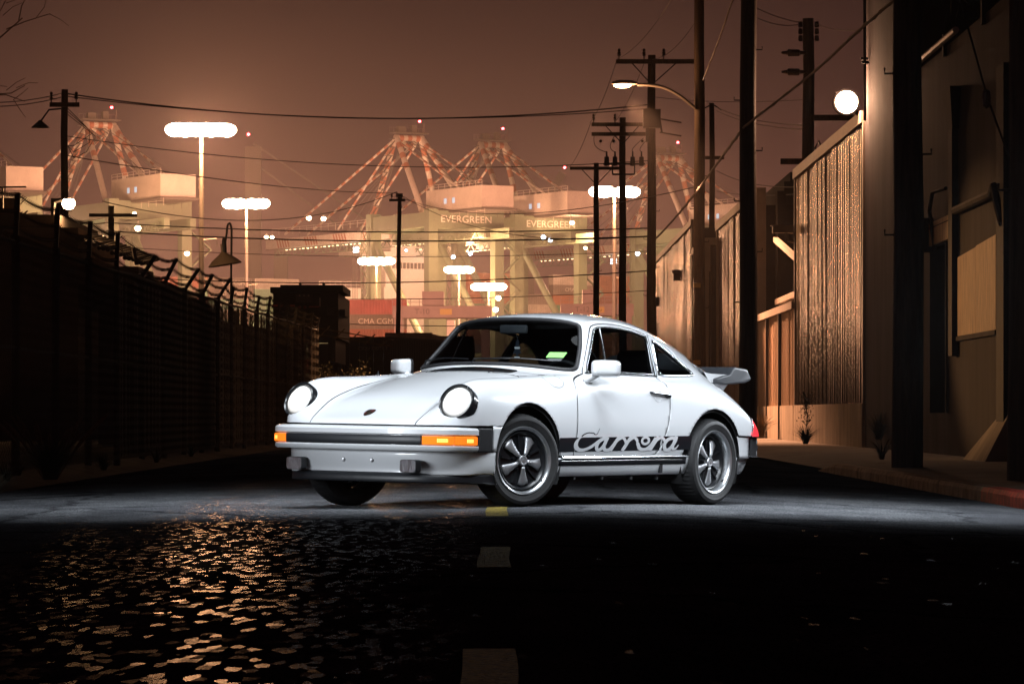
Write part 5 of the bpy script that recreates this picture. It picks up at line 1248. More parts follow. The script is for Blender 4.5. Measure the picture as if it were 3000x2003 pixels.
# seals and bright trim
tubeline('windscreen_seal', [ws_surf(t, z, .003) for t, z in WS_L[:-1]] + [ws_surf(-t, z, .003) for t, z in WS_L[::-1][:-1]], .0155, RUBBER, mirror=False)
rwp = [ws_surf(t, z, .002, False) for t, z in RW_L[:-1]] + [ws_surf(-t, z, .002, False) for t, z in RW_L[::-1][:-1]]
tubeline('rear_window_seal', rwp, .007, RUBBER, mirror=False)
tubeline('window_frame', side_pts(DOOR_WIN[::2], .002), .0075, DCHROME, parent=door)
tubeline('quarter_window_trim', side_pts(Q_WIN[::2], .003), .0095, CHROME)
def ofs(poly, d):
    c = np.mean(poly, 0); return [tuple(np.array(p) + (np.array(p) - c) / np.linalg.norm(np.array(p) - c) * d) for p in poly]
tubeline('belt_trim', side_pts([(x, .889 - .004 * (x - 1.2) ** 2) for x in np.linspace(.80, 1.66, 16)], .004), .0055, DCHROME, parent=door, closed=False)
tubeline('vent_window_bar', [p + Vector((0, -.004, 0)) for p in side_pts([(1.068,.898),(1.085,.99),(1.112,1.10),(1.140,1.203)])], .0085, CHROME, parent=door, closed=False)
tubeline('pillar_bar', side_pts([(1.648,.882),(1.692,1.0),(1.752,1.172)], .001), .0085, DCHROME, closed=False)
gut = side_pts([(1.045,1.235),(1.15,1.246),(1.3,1.247),(1.45,1.240),(1.6,1.222),(1.75,1.194),(1.86,1.160),(1.98,1.105),(2.08,1.045),(2.15,.992)], .002)
tubeline('rain_gutter', gut, .0055, PAINT, closed=False)
ap = side_pts([(.80,.925),(.90,1.045),(.99,1.158),(1.045,1.235)], .002)
tubeline('pillar_gutter', ap, .0045, PAINT, closed=False)
# fuel flap seam on the left wing, cowl vent slats, washer jets
tubeline('fuel_flap_seam', side_pts(FUEL, .0002), .0014, LINER, mirror=False)
cv = MB()
for k in range(7):
    s0 = .384 + k * .0155; pts = [(s0, t) for t in np.linspace(-.35, .35, 15)]
    cv.tube([P(s, t, Zt(s, abs(t)) - .012) for s, t in pts], .0022, 5)
cv.build('cowl_grille', SATIN, CAR)
for t in (-.22, .22):
    z = Zt(.30, .22); MB().lathe([(0, .012), (.006, .011), (.009, 0)], 10, Matrix.Translation(P(.335, t, Zt(.335, .22)))).build('washer_jet', SATIN, CAR, True)
# wipers
for t0, t1 in ((-.05, .50), (-.60, -.10)):
    p = [ws_surf(t0 + (t1 - t0) * q, .953 + .012 * math.sin(q * 3) - .012 * abs(t0 + (t1 - t0) * q), .022) for q in np.linspace(0, 1, 9)]
    m = MB().tube([P(*x) for x in p], .005, 6); a = ws_surf(t0, .928, .01); m.tube([P(*a), P(*(p[0] + Vector((0, 0, .002)))), P(*p[4])], .006, 6)
    m.build('wiper', SATIN, CAR)

# ---------------------------------------------------------------- bumpers
def sweep(name, plan, prof, m, parent=CAR, mirror=True, smooth=True, capends=False):
    """plan: (s,t) from centre outward; prof: (out, z); out is along the plan normal"""
    pl = [np.array(p, float) for p in plan]
    if mirror: pl = [np.array((s, -t)) for s, t in pl[::-1] if t > 1e-6] + pl
    N = len(pl); v = []; f = []; K = len(prof)
    for i in range(N):
        d = pl[min(i + 1, N - 1)] - pl[max(i - 1, 0)]; d /= np.linalg.norm(d); n = np.array((-d[1], d[0]))
        for o, z in prof: q = pl[i] + n * o; v.append(P(q[0], q[1], z))
    for i in range(N - 1):
        for k in range(K - 1): f.append((i * K + k, i * K + k + 1, (i + 1) * K + k + 1, (i + 1) * K + k))
    if capends: f += [tuple(range(K)), tuple(range((N - 1) * K, N * K))[::-1]]
    o = mk(name, v, f, m, parent, smooth, 40)
    bm = bmesh.new(); bm.from_mesh(o.data); bmesh.ops.recalc_face_normals(bm, faces=bm.faces); bm.to_mesh(o.data); bm.free()
    return o
FB = catmull([(-.895,0),(-.890,.20),(-.872,.40),(-.838,.56),(-.785,.68),(-.71,.745),(-.62,.772),(-.515,.782)], 6)
bump = sweep('front_bumper', FB, [(-.10,.510),(-.035,.508),(-.012,.502),(0,.490),(0,.462),(-.006,.456),(-.022,.455),(-.022,.392),(-.006,.391),(0,.385),(-.002,.366),(-.012,.356),(-.09,.352)], PAINT, capends=True)
def arc(plan, u0, u1):
    L = np.concatenate([[0], np.cumsum(np.hypot(*np.diff(plan, axis=0).T))]); k = np.linspace(u0, u1, 14) * L[-1]
    return np.stack([np.interp(k, L, plan[:, 0]), np.interp(k, L, plan[:, 1])], 1)
sweep('bumper_rubber_strip', arc(FB, 0, .555), [(-.024,.452),(-.004,.452),(0,.446),(0,.400),(-.004,.394),(-.024,.394)], BLACKP, parent=bump, capends=True)
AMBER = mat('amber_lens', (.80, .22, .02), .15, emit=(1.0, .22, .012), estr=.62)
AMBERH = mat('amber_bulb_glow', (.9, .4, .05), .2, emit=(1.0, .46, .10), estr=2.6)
def lens_piece(u0, u1, name, hot):
    a = arc(FB, u0, u1)
    o = sweep(name, a, [(-.02,.450),(-.003,.450),(.001,.447),(.001,.399),(-.003,.396),(-.02,.396)], AMBER, parent=bump, mirror=False, capends=True)
    for i in range(1, 13):
        pass
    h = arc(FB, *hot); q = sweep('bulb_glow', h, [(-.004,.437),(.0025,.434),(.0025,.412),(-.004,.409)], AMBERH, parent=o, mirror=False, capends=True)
    rb = MB()
    for k in np.linspace(u0 + .006, u1 - .006, 16):
        b = arc(FB, k, k + .001)[0]; d = arc(FB, k + .002, k + .003)[0] - b; d /= np.linalg.norm(d); n = np.array((-d[1], d[0])); b = b + n * .0015
        rb.tube([P(b[0], b[1], .446), P(b[0], b[1], .400)], .0022, 5)
    g = rb.build('lens_rib', AMBER, o)
    for x in (o,):
        c = mirror_obj(x); c.parent = bump
        for y in (q, g): d = mirror_obj(y); d.parent = c
lens_piece(.566, .775, 'turn_signal', (.665, .735)); lens_piece(.783, .972, 'side_marker', (.87, .93))
# bellows between bumper and wing
bl = arc(FB, .985, 1.0)[:1].tolist() + [(-.515,.783),(-.505,.772),(-.495,.785),(-.483,.773),(-.473,.786),(-.461,.774),(-.451,.787),(-.439,.775),(-.429,.788),(-.417,.776),(-.405,.788),(-.392,.780),(-.378,.789)]
b = sweep('bumper_bellows', np.array(bl), [(-.05,.507),(-.004,.506),(0,.498),(0,.362),(-.004,.354),(-.05,.352)], RUBBER, mirror=False, parent=bump, capends=True, smooth=False); q = mirror_obj(b)
MB().lathe([(0, .006), (.010, .004), (.012, -.004)], 12, Matrix.Translation(P(-.80, .50, .508))).build('washer_nozzle', SATIN, bump, True)
# front valance with black lip
def loft(name, curves, m, parent=CAR, thick=.008, mirror=True, clipphi=None):
    Cs = [np.array(c) for c in curves]; N = len(Cs[0]); v = np.concatenate(Cs); f = []
    for a in range(len(Cs) - 1):
        for i in range(N - 1): f.append((a * N + i, a * N + i + 1, (a + 1) * N + i + 1, (a + 1) * N + i))
    if clipphi is not None: v, f = clip(v, f, clipphi(np.asarray(v)))
    return panel(name, v, f, m, thick=thick, both=mirror, parent=parent)
def vcurve(z, k, ds):
    p = catmull([(-.805 + ds,0),(-.80 + ds,.20),(-.782 + ds,.40),(-.735 + ds * .9,.55),(-.655 + ds * .7,.655),(-.555 + ds * .4,.72),(-.44,.760 + k),(-.36,.780 + k),(-.29,.787 + k)], 6)
    return [(s, t, z) for s, t in p]
aph = lambda V: np.minimum(np.hypot(V[:, 0] - FC[0], V[:, 2] - FC[1]) - FR_ + .004, np.where(V[:, 0] < -.32, 1, 1))
val = loft('front_valance', [vcurve(.357, 0, .0), vcurve(.33, .001, -.002), vcurve(.30, .001, .0), vcurve(.27, 0, .008), vcurve(.24, -.004, .016), vcurve(.218, -.012, .018), vcurve(.204, -.022, .014)], PAINT, clipphi=aph)
lipc = lambda z, o: [(s - o * .02, t * (1 - .012 * o) - .018 + .004 * o, z) if t > 0 else (s - o * .02, 0, z) for s, t, _ in vcurve(z, 0, .015)]
loft('chin_spoiler', [lipc(.214, .2), lipc(.195, .9), lipc(.160, 1.3), lipc(.150, .9), lipc(.152, 0)], BLACKP, parent=val, clipphi=lambda V: np.hypot(V[:, 0] - FC[0], V[:, 2] - FC[1]) - FR_ + .012)
# piece of wing behind the bellows
wlc = loft('wing_lower_corner', [[(s, .787 + .004 * (s + .4), z) for s in np.linspace(-.385, -.15, 16)] for z in np.linspace(.522, .360, 8)], PAINT, clipphi=aph, mirror=False); mirror_obj(wlc)
# oblong driving lamps
LAMPG = mat('lamp_reflector', (.20, .21, .23), .30, .8, bump=.6, bscale=120, stretch=(1, 1, .1))
for t, s in ((.455, -.80), (-.475, -.80)):
    o = MB(); w, h, d = .064, .042, .05
    rect = [(w * math.copysign(abs(math.cos(a)) ** .35, math.cos(a)), h * math.copysign(abs(math.sin(a)) ** .35, math.sin(a))) for a in np.linspace(0, 2 * math.pi, 33)[:-1]]
    M = frame(P(s - .045, t, .257), (0, 1, 0), (0, 0, 1), (1, 0, 0))
    M2 = M @ Matrix.Translation((0, 0, -.055))
    o.prism(rect, M2, .055); fl = o.build('driving_lamp', BLACKP, CAR, True, 40)
    fr_ = MB().prism([(x * .93, y * .9) for x, y in rect], M @ Matrix.Translation((0, 0, -.002)), .003).build('reflector', LAMPG, fl)
    MB().prism([(x * .95, y * .93) for x, y in rect], M @ Matrix.Translation((0, 0, .002)), .004).build('lens', CLEAR, fl)
    rb = MB()
    for k in range(-7, 8): rb.box(s + .0, s + .001, t + k * .008 - .001, t + k * .008 + .001, .228, .296)
    rb.v = [(-(s - .052), y, z) if i % 2 == 0 else (-(s - .0535), y, z) for i, (x, y, z) in enumerate(rb.v)]
    rb.build('lens_rib', CLEAR, fl)
    MB().tube([P(s + .02, t, .262), P(s + .06, t + .01, .30), P(s + .10, t + .01, .34)], .012, 6).build('bracket', BLACKP, fl)
for t in (.13, -.10):
    MB().lathe([(0, .010), (.011, .008), (.014, 0)], 12, frame(P(-.806, t, .290), (0, 1, 0), (0, 0, 1), (1, 0, 0))).build('plate_bolt', PAINT, CAR, True)

# ---------------------------------------------------------------- headlamps
RIM = mat('headlamp_rim', (.010, .011, .013), .22)
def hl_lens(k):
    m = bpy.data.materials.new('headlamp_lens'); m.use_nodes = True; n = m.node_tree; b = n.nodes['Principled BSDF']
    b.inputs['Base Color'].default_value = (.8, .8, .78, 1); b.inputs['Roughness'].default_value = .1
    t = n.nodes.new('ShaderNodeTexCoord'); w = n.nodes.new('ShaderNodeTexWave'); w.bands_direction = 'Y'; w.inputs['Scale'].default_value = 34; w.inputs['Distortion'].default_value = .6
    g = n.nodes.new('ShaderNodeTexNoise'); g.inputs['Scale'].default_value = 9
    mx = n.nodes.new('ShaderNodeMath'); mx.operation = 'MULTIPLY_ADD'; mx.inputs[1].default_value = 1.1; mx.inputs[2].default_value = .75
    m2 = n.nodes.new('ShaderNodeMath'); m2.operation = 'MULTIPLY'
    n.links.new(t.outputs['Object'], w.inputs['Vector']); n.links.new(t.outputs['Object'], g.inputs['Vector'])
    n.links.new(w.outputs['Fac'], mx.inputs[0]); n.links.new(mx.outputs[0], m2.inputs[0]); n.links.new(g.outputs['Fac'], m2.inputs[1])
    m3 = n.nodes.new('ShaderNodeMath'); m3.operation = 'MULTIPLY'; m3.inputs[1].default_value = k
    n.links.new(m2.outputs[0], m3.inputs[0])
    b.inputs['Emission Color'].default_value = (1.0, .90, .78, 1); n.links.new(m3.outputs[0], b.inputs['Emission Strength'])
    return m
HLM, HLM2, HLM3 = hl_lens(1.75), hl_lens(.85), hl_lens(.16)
def headlamp(sg):
    c = Vector(P(HL_C.x, HL_C.y * sg, HL_C.z)); z = Vector((-HL_N.x, HL_N.y * sg, HL_N.z)).normalized()
    x = Vector((0, 1, 0)); x = (x - z * x.dot(z)).normalized(); M = frame(c, x, z.cross(x), z)
    rim = MB().lathe([(.126, -.05), (.127, .006), (.1245, .016), (.118, .021), (.112, .018), (.106, .008), (.104, -.02)], 56, M).build('headlight', RIM, CAR, True, 50)
    MB().lathe([(0, .034), (.03, .0325), (.06, .0275), (.074, .0228)], 56, M).build('lens_centre', HLM, rim, True, 60)
    MB().lathe([(.074, .0228), (.085, .018), (.093, .0125)], 56, M).build('lens_ring', HLM2, rim, True, 60)
    MB().lathe([(.093, .0125), (.1045, .004), (.104, -.004)], 56, M).build('lens_edge', HLM3, rim, True, 60)
    MB().lathe([(0, -.03), (.06, -.02), (.104, .0)], 40, M).build('reflector_bowl', CHROME, rim, True)
    for an in (60, 250):
        q = M @ Matrix.Translation((.116 * math.cos(R(an)) * (1 if sg > 0 else 1), .116 * math.sin(R(an)), .0195))
        MB().lathe([(0, .003), (.004, .002), (.005, -.002)], 8, q).build('rim_screw', CHROME, rim, True)
headlamp(1); headlamp(-1)
# crest on the hood
def hood_M(s, t):
    a = Vector((s, t, Zt(s, abs(t)))); b2 = Vector((s + .02, t, Zt(s + .02, abs(t)))); d = (b2 - a).normalized()
    X = Vector((0, 1, 0)); Yv = Vector((-d.x, 0, d.z)); Z = X.cross(Yv)
    return frame(P(*a), X, Yv, Z)
GOLD = mat('crest_gold', (.10, .085, .05), .3, 1.0); CRED = mat('crest_red', (.06, .012, .012), .4); CBLK = mat('crest_black', (.01, .01, .01), .3)
M = hood_M(-.672, 0) @ Matrix.Translation((0, 0, .002))
sh = [(-.030,.040),(-.012,.046),(0,.044),(.012,.046),(.030,.040),(.034,.012),(.028,-.018),(.015,-.038),(0,-.048),(-.015,-.038),(-.028,-.018),(-.034,.012)]
cr = MB().prism(sh, M, .004).build('crest', GOLD, CAR)
for (x0, x1, y0, y1, mm) in ((-.029,-.003,.004,.037,CBLK),(.003,.029,.004,.037,CRED),(-.025,-.003,-.030,-.003,CRED),(.003,.025,-.030,-.003,CBLK)):
    MB().box(x0, x1, y0, y1, .004, .0052).xf(M).build('crest_field', mm, cr)
MB().lathe([(0, .0075), (.010, .007), (.012, .004)], 12, M).build('crest_shield', GOLD, cr, True)
# small aerial base on the far wing
MB().lathe([(0, .03), (.005, .028), (.006, .012), (.013, .008), (.016, 0)], 12, Matrix.Translation(P(.19, -.60, Zt(.19, .60)))).build('aerial_base', SATIN, CAR, True)

# ---------------------------------------------------------------- sill, stripe and script
def rail(name, z0f, tts, m, s0, s1, parent=CAR, thick=.004, n=30):
    cs = []
    for dz, t in tts: cs.append([(s, t + .012 * max(0, s - 1.2), z0f + dz + .013 * s) for s in np.linspace(s0, s1, n)])
    o = loft(name, cs, m, parent, thick); return o
sill = rail('sill', .316, [(.0,.770),(-.004,.776),(-.05,.772),(-.09,.758),(-.118,.745),(-.124,.735),(-.126,.70)], PAINT, .36, 1.93)
rail('sill_black_band', .316, [(-.010,.7785),(-.052,.7745)], STRIPE, .36, 1.90, sill, .001)
tr_ = MB()
for sg in (1, -1):
    tr_ = MB().tube([P(s, sg * (.783 + .012 * max(0, s - 1.2)), .317 + .013 * s) for s in np.linspace(.40, 1.905, 24)], .0095, 8); tr_.build('sill_trim', CHROME, sill, True)
def plateau(name, pts, M0, m, parent): pass
MB().box(-1.62, -1.585, .762, .7765, .226, .285).build('jack_cover', BLACKP, sill)

def ribbon(name, line, width, m, off, parent, closed=False, mirror=True):
    """flat decal ribbon along (s,z) polyline, hugging the body side"""
    L = catmull(line, 5, closed); N = len(L); W_ = np.interp(np.linspace(0, 1, N), np.linspace(0, 1, len(width)), width) if hasattr(width, '__len__') else np.full(N, width)
    v = []; f = []
    for i in range(N):
        d = (L[(i + 1) % N] - L[i - 1]) if closed else (L[min(i + 1, N - 1)] - L[max(i - 1, 0)])
        d = d * np.array((.58, 1)); d = d / (np.linalg.norm(d) + 1e-9); n = np.array((-d[1] / .58, d[0])) * W_[i] / 2
        for q in (-1, 0, 1):
            x = L[i] + n * q; p = side_pts([x], off)[0]; v.append(P(*p))
    for i in range(N if closed else N - 1):
        j = (i + 1) % N
        for k in range(2): f.append((i * 3 + k, i * 3 + k + 1, j * 3 + k + 1, j * 3 + k))
    o = mk(name, v, f, m, parent, True, None)
    if mirror: q = mirror_obj(o); q.parent = door_r if parent is door else parent
    return o
def stripe(name, sa, sb, parent):
    v = []; f = []; n = max(2, int((sb - sa) / .02)); K = 7
    for s in np.linspace(sa, sb, n):
        zt = .4465 + .0189 * s; zb = .353 + .0177 * s
        for z in np.linspace(zb, zt, K): v.append(P(*side_pts([(s, z)], .0012)[0]))
    for i in range(n - 1):
        for k in range(K - 1): f.append((i * K + k, i * K + k + 1, (i + 1) * K + k + 1, (i + 1) * K + k))
    o = mk(name, v, f, STRIPE, parent, True); q = mirror_obj(o); q.parent = door_r if parent is door else parent
stripe('side_stripe', .365, .5595, body); stripe('side_stripe', .5675, 1.575, door); stripe('side_stripe', 1.60, 1.93, body)
SCRIPT = {
'C': [(0.623, 0.464), (0.586, 0.445), (0.564, 0.418), (0.573, 0.394), (0.609, 0.378), (0.66, 0.376), (0.726, 0.39), (0.787, 0.416), (0.843, 0.444), (0.881, 0.457)],
'a': [(0.91, 0.454), (0.869, 0.45), (0.833, 0.434), (0.813, 0.408), (0.819, 0.384), (0.846, 0.378), (0.876, 0.39), (0.901, 0.414), (0.916, 0.441), (0.928, 0.46)],
'at': [(0.928, 0.464), (0.907, 0.426), (0.898, 0.4), (0.915, 0.38), (0.95, 0.377), (0.98, 0.387), (1.016, 0.418), (1.062, 0.464)],
'r1s': [(1.067, 0.468), (1.026, 0.427), (0.984, 0.373)],
'r1a': [(1.036, 0.433), (1.073, 0.454), (1.109, 0.462), (1.139, 0.448), (1.153, 0.427)],
'r2s': [(1.213, 0.471), (1.174, 0.431), (1.127, 0.374)],
'r2a': [(1.184, 0.437), (1.22, 0.457), (1.255, 0.463), (1.284, 0.448), (1.294, 0.428)],
'r2c': [(1.153, 0.427), (1.184, 0.443), (1.213, 0.467)],
'el': [(1.294, 0.428), (1.311, 0.412), (1.329, 0.393), (1.373, 0.384), (1.421, 0.39), (1.468, 0.419), (1.513, 0.466)],
'r3s': [(1.539, 0.475), (1.5, 0.431), (1.456, 0.376)],
'r3a': [(1.511, 0.44), (1.548, 0.461), (1.583, 0.466), (1.612, 0.451), (1.625, 0.429)],
'a2': [(1.735, 0.464), (1.688, 0.464), (1.645, 0.449), (1.621, 0.42), (1.636, 0.39), (1.667, 0.383), (1.702, 0.399), (1.728, 0.427), (1.744, 0.454), (1.75, 0.478)],
'a2t': [(1.75, 0.478), (1.73, 0.439), (1.72, 0.408), (1.736, 0.391), (1.762, 0.396), (1.786, 0.42)]}
WID = {'C': [.006, .016, .026, .030, .024, .020, .020, .019, .019, .016], 'a2t': [.020, .020, .020, .018, .012, .005], 'r1a': [.014, .018, .019, .019, .014], 'r2a': [.014, .018, .019, .019, .014], 'r3a': [.014, .018, .019, .019, .014]}
for i, (k, ln) in enumerate(SCRIPT.items()):
    ribbon('script_letter', ln, WID.get(k, .0225), PAINT, .0022 + .00012 * i, body if k in ('a2', 'a2t') else door)
ribbon('script_letter', [(1.387 + .041 * math.cos(x), .445 + .0225 * math.sin(x)) for x in np.linspace(0, 2 * math.pi, 13)[:-1]], .0165, PAINT, .0041, door, True)
ribbon('script_outline', [(0.611, 0.455), (0.639, 0.475), (0.672, 0.486), (0.712, 0.492), (0.749, 0.491), (0.766, 0.489), (0.768, 0.482), (0.798, 0.482), (0.813, 0.501), (0.827, 0.522)], [.008, .007, .006, .005, .0045, .004, .004, .0035, .003, .002], STRIPE, .0018, door)

# ---------------------------------------------------------------- door handle and mirrors
hd = [(1.462, .772), (1.50, .770), (1.56, .768), (1.62, .764), (1.668, .758)]
hp_ = [p + Vector((0, .016, 0)) for p in side_pts(hd)]
hm = MB().tube([P(*p) for p in hp_], [.009, .0105, .0105, .012, .014], 10); e = hp_[-1]
hm.tube([P(*(e + Vector((-.03, -.03, -.004)))), P(*(e + Vector((.0, .002, -.004)))), P(*(e + Vector((.008, -.02, -.008))))], .017, 10)
hm.tube([P(*(hp_[0] + Vector((0, -.02, 0)))), P(*hp_[0])], .009, 8)
h = hm.build('door_handle', DCHROME, door, True); q = mirror_obj(h); q.parent = door_r
cup = []
for rr, off in ((.001, .0004), (.03, .0006), (.040, .0008)):
    pass
ring_ = [(1.545 + .048 * math.cos(x), .757 + .046 * math.sin(x)) for x in np.linspace(0, 2 * math.pi, 25)[:-1]]
tubeline('handle_recess', side_pts(ring_, .0002), .0022, PAINT, parent=door)
def mirror_house(sg):
    c0 = (.775, .862, .922)
    prof = []
    def rr(w, h, k): return [(w * math.copysign(abs(math.cos(a)) ** k, math.cos(a)), h * math.copysign(abs(math.sin(a)) ** k, math.sin(a))) for a in np.linspace(0, 2 * math.pi, 29)[:-1]]
    secs = [(-.050, .35, .35), (-.046, .66, .68), (-.034, .88, .88), (-.012, .98, .97), (.020, 1.0, 1.0), (.042, 1.0, 1.0)]
    v = []; f = []; n = 28
    for ds, kx, kz in secs:
        for x, z in rr(.099 * kx, .056 * kz, .42): v.append((c0[0] + ds, c0[1] + x + .012 * (z / .056) * 0, c0[2] + z))
    for i in range(len(secs) - 1):
        for k in range(n): f.append((i * n + k, i * n + (k + 1) % n, (i + 1) * n + (k + 1) % n, (i + 1) * n + k))
    f.append(tuple(range(n))[::-1])
    ro = Matrix.Rotation(R(-30), 3, 'Z'); cc = Vector(c0)
    def W_(q): q = cc + ro @ (Vector(q) - cc); return P(q.x, q.y * sg, q.z)
    hs = mk('door_mirror', [W_(p) for p in v], f if sg < 0 else f, PAINT, CAR, True, 55)
    bm = bmesh.new(); bm.from_mesh(hs.data); bmesh.ops.recalc_face_normals(bm, faces=bm.faces); bm.to_mesh(hs.data); bm.free()
    sub = hs.modifiers.new('sub', 'SUBSURF'); sub.levels = sub.render_levels = 1
    v2 = []; f2 = []
    for ds, kx in ((.040, 1.03), (.058, 1.02), (.060, .95), (.052, .93)):
        for x, z in rr(.099 * kx, .056 * kx, .42): v2.append((c0[0] + ds, c0[1] + x, c0[2] + z))
    for i in range(3):
        for k in range(n): f2.append((i * n + k, i * n + (k + 1) % n, (i + 1) * n + (k + 1) % n, (i + 1) * n + k))
    mk('mirror_edge', [W_(p) for p in v2], f2, RUBBER, hs, True, 40)
    mk('mirror_glass', [W_((c0[0] + .053, c0[1] + x, c0[2] + z)) for x, z in rr(.097, .052, .42)], [tuple(range(28))], CHROME, hs)
    a = Vector((.73, T(.73, .845) - .004, .842)); st = MB()
    sec = [(a + Vector((.0, .0, -.012)), .026), (a + Vector((-.004, .030, .006)), .026), (Vector((.765, .80, .880)), .022), (Vector((.775, .825, .915)), .030)]
    st.tube([P(p.x, p.y * sg, p.z) for p, r in sec], [r for p, r in sec], 14); st.build('mirror_stalk', PAINT, hs, True)
    bp = [(.665,.872),(.70,.835),(.725,.818),(.775,.818),(.80,.828),(.775,.86),(.72,.885)]
    pl = MB().tube([P(p.x, p.y * sg, p.z) for p in side_pts([(.70,.838),(.728,.820),(.785,.820)], .002)], .004, 6); pl.build('mirror_gasket', RUBBER, hs)
mirror_house(1); mirror_house(-1)

# ---------------------------------------------------------------- rear lamps, bumper and whale tail
REDL = mat('red_lamp', (.35, .01, .015), .15, emit=(1.0, .045, .06), estr=1.1)
REDD = mat('red_reflector', (.16, .006, .010), .2, coat=.6)
def lamp_phi(V):
    return np.minimum(np.minimum(V[:, 0] - (2.742 + (V[:, 2] - .483) * .70), .606 - V[:, 2]), V[:, 1] - .50)
LV, LF = clip(GV, GF, np.minimum(lamp_phi(GV), GV[:, 2] - .486))
_n = LV - np.array([2.5, 0, .50]); _n[:, 2] *= .3; _n /= np.linalg.norm(_n, axis=1)[:, None]
lampL = panel('tail_light', LV + _n * .006, LF, REDL, thick=.004, both=False); lampR = mirror_obj(lampL)
for lp, sg in ((lampL, 1), (lampR, -1)):
    sp = side_pts([(2.752, .486), (2.79, .545), (2.828, .607)], .006)
    MB().tube([P(p.x, p.y * sg, p.z) for p in sp], .005, 6).build('lamp_surround', BLACKP, lp)
    cp = side_pts([(2.822, .609), (2.86, .609), (2.89, .609), (2.91, .609)], .005)
    MB().tube([P(p.x, p.y * sg, p.z) for p in cp], .006, 6).build('lamp_cap', CHROME, lp)
mk('rear_reflector', [P(3.045, -.56, .49), P(3.06, 0, .49), P(3.045, .56, .49), P(3.03, .56, .60), P(3.04, 0, .605), P(3.03, -.56, .60)], [(0, 1, 4, 5), (1, 2, 3, 4)], REDD, CAR)
RB = catmull([(3.185,0),(3.18,.25),(3.16,.42),(3.12,.55),(3.05,.645),(2.96,.705),(2.88,.735)], 6)
rb_ = sweep('rear_bumper', np.array([(s, t) for s, t in RB]), [(.09,.480),(.03,.478),(.008,.470),(0,.458),(0,.435),(.010,.432),(.010,.385),(0,.382),(0,.350),(.01,.338),(.09,.33)], PAINT, capends=True)
sweep('rear_bumper_strip', arc(RB, 0, .80), [(.012,.430),(-.002,.428),(-.006,.42),(-.006,.397),(-.002,.389),(.012,.387)], BLACKP, parent=rb_, capends=True)
rbl = [(2.75,.778),(2.765,.768),(2.78,.778),(2.795,.762),(2.81,.770),(2.825,.754),(2.84,.762),(2.855,.744),(2.87,.752),(2.885,.735),(2.90,.738)]
b = sweep('rear_bellows', np.array(rbl), [(.03,.482),(0,.480),(0,.345),(.03,.340)], RUBBER, mirror=False, parent=rb_, smooth=False); mirror_obj(b)
for t in (.40, -.40):
    o = MB().box(-3.25, -3.15, t - .06, t + .06, .36, .485).build('bumper_guard', BLACKP, rb_); bevel(o, .018, 3)
# side panel of rear bumper, behind the wheel, and rear valance
rwl = loft('rear_wing_lower', [[(s, .800 - .35 * max(0, s - 2.50) ** 1.6, z) for s in np.linspace(2.42, 2.77, 20)] for z in np.linspace(.484, .330, 8)] , PAINT, clipphi=lambda V: np.hypot(V[:, 0] - RC[0], V[:, 2] - RC[1]) - RR_ + .004, mirror=False); mirror_obj(rwl)
loft('rear_valance', [[(s, t * k, z) for s, t in catmull([(2.52,.795),(2.62,.775),(2.75,.735),(2.88,.68),(3.0,.60),(3.08,.48),(3.12,.30),(3.13,.0)], 4)] for z, k in ((.335, .985), (.29, .97), (.24, .93), (.215, .90))], PAINT)
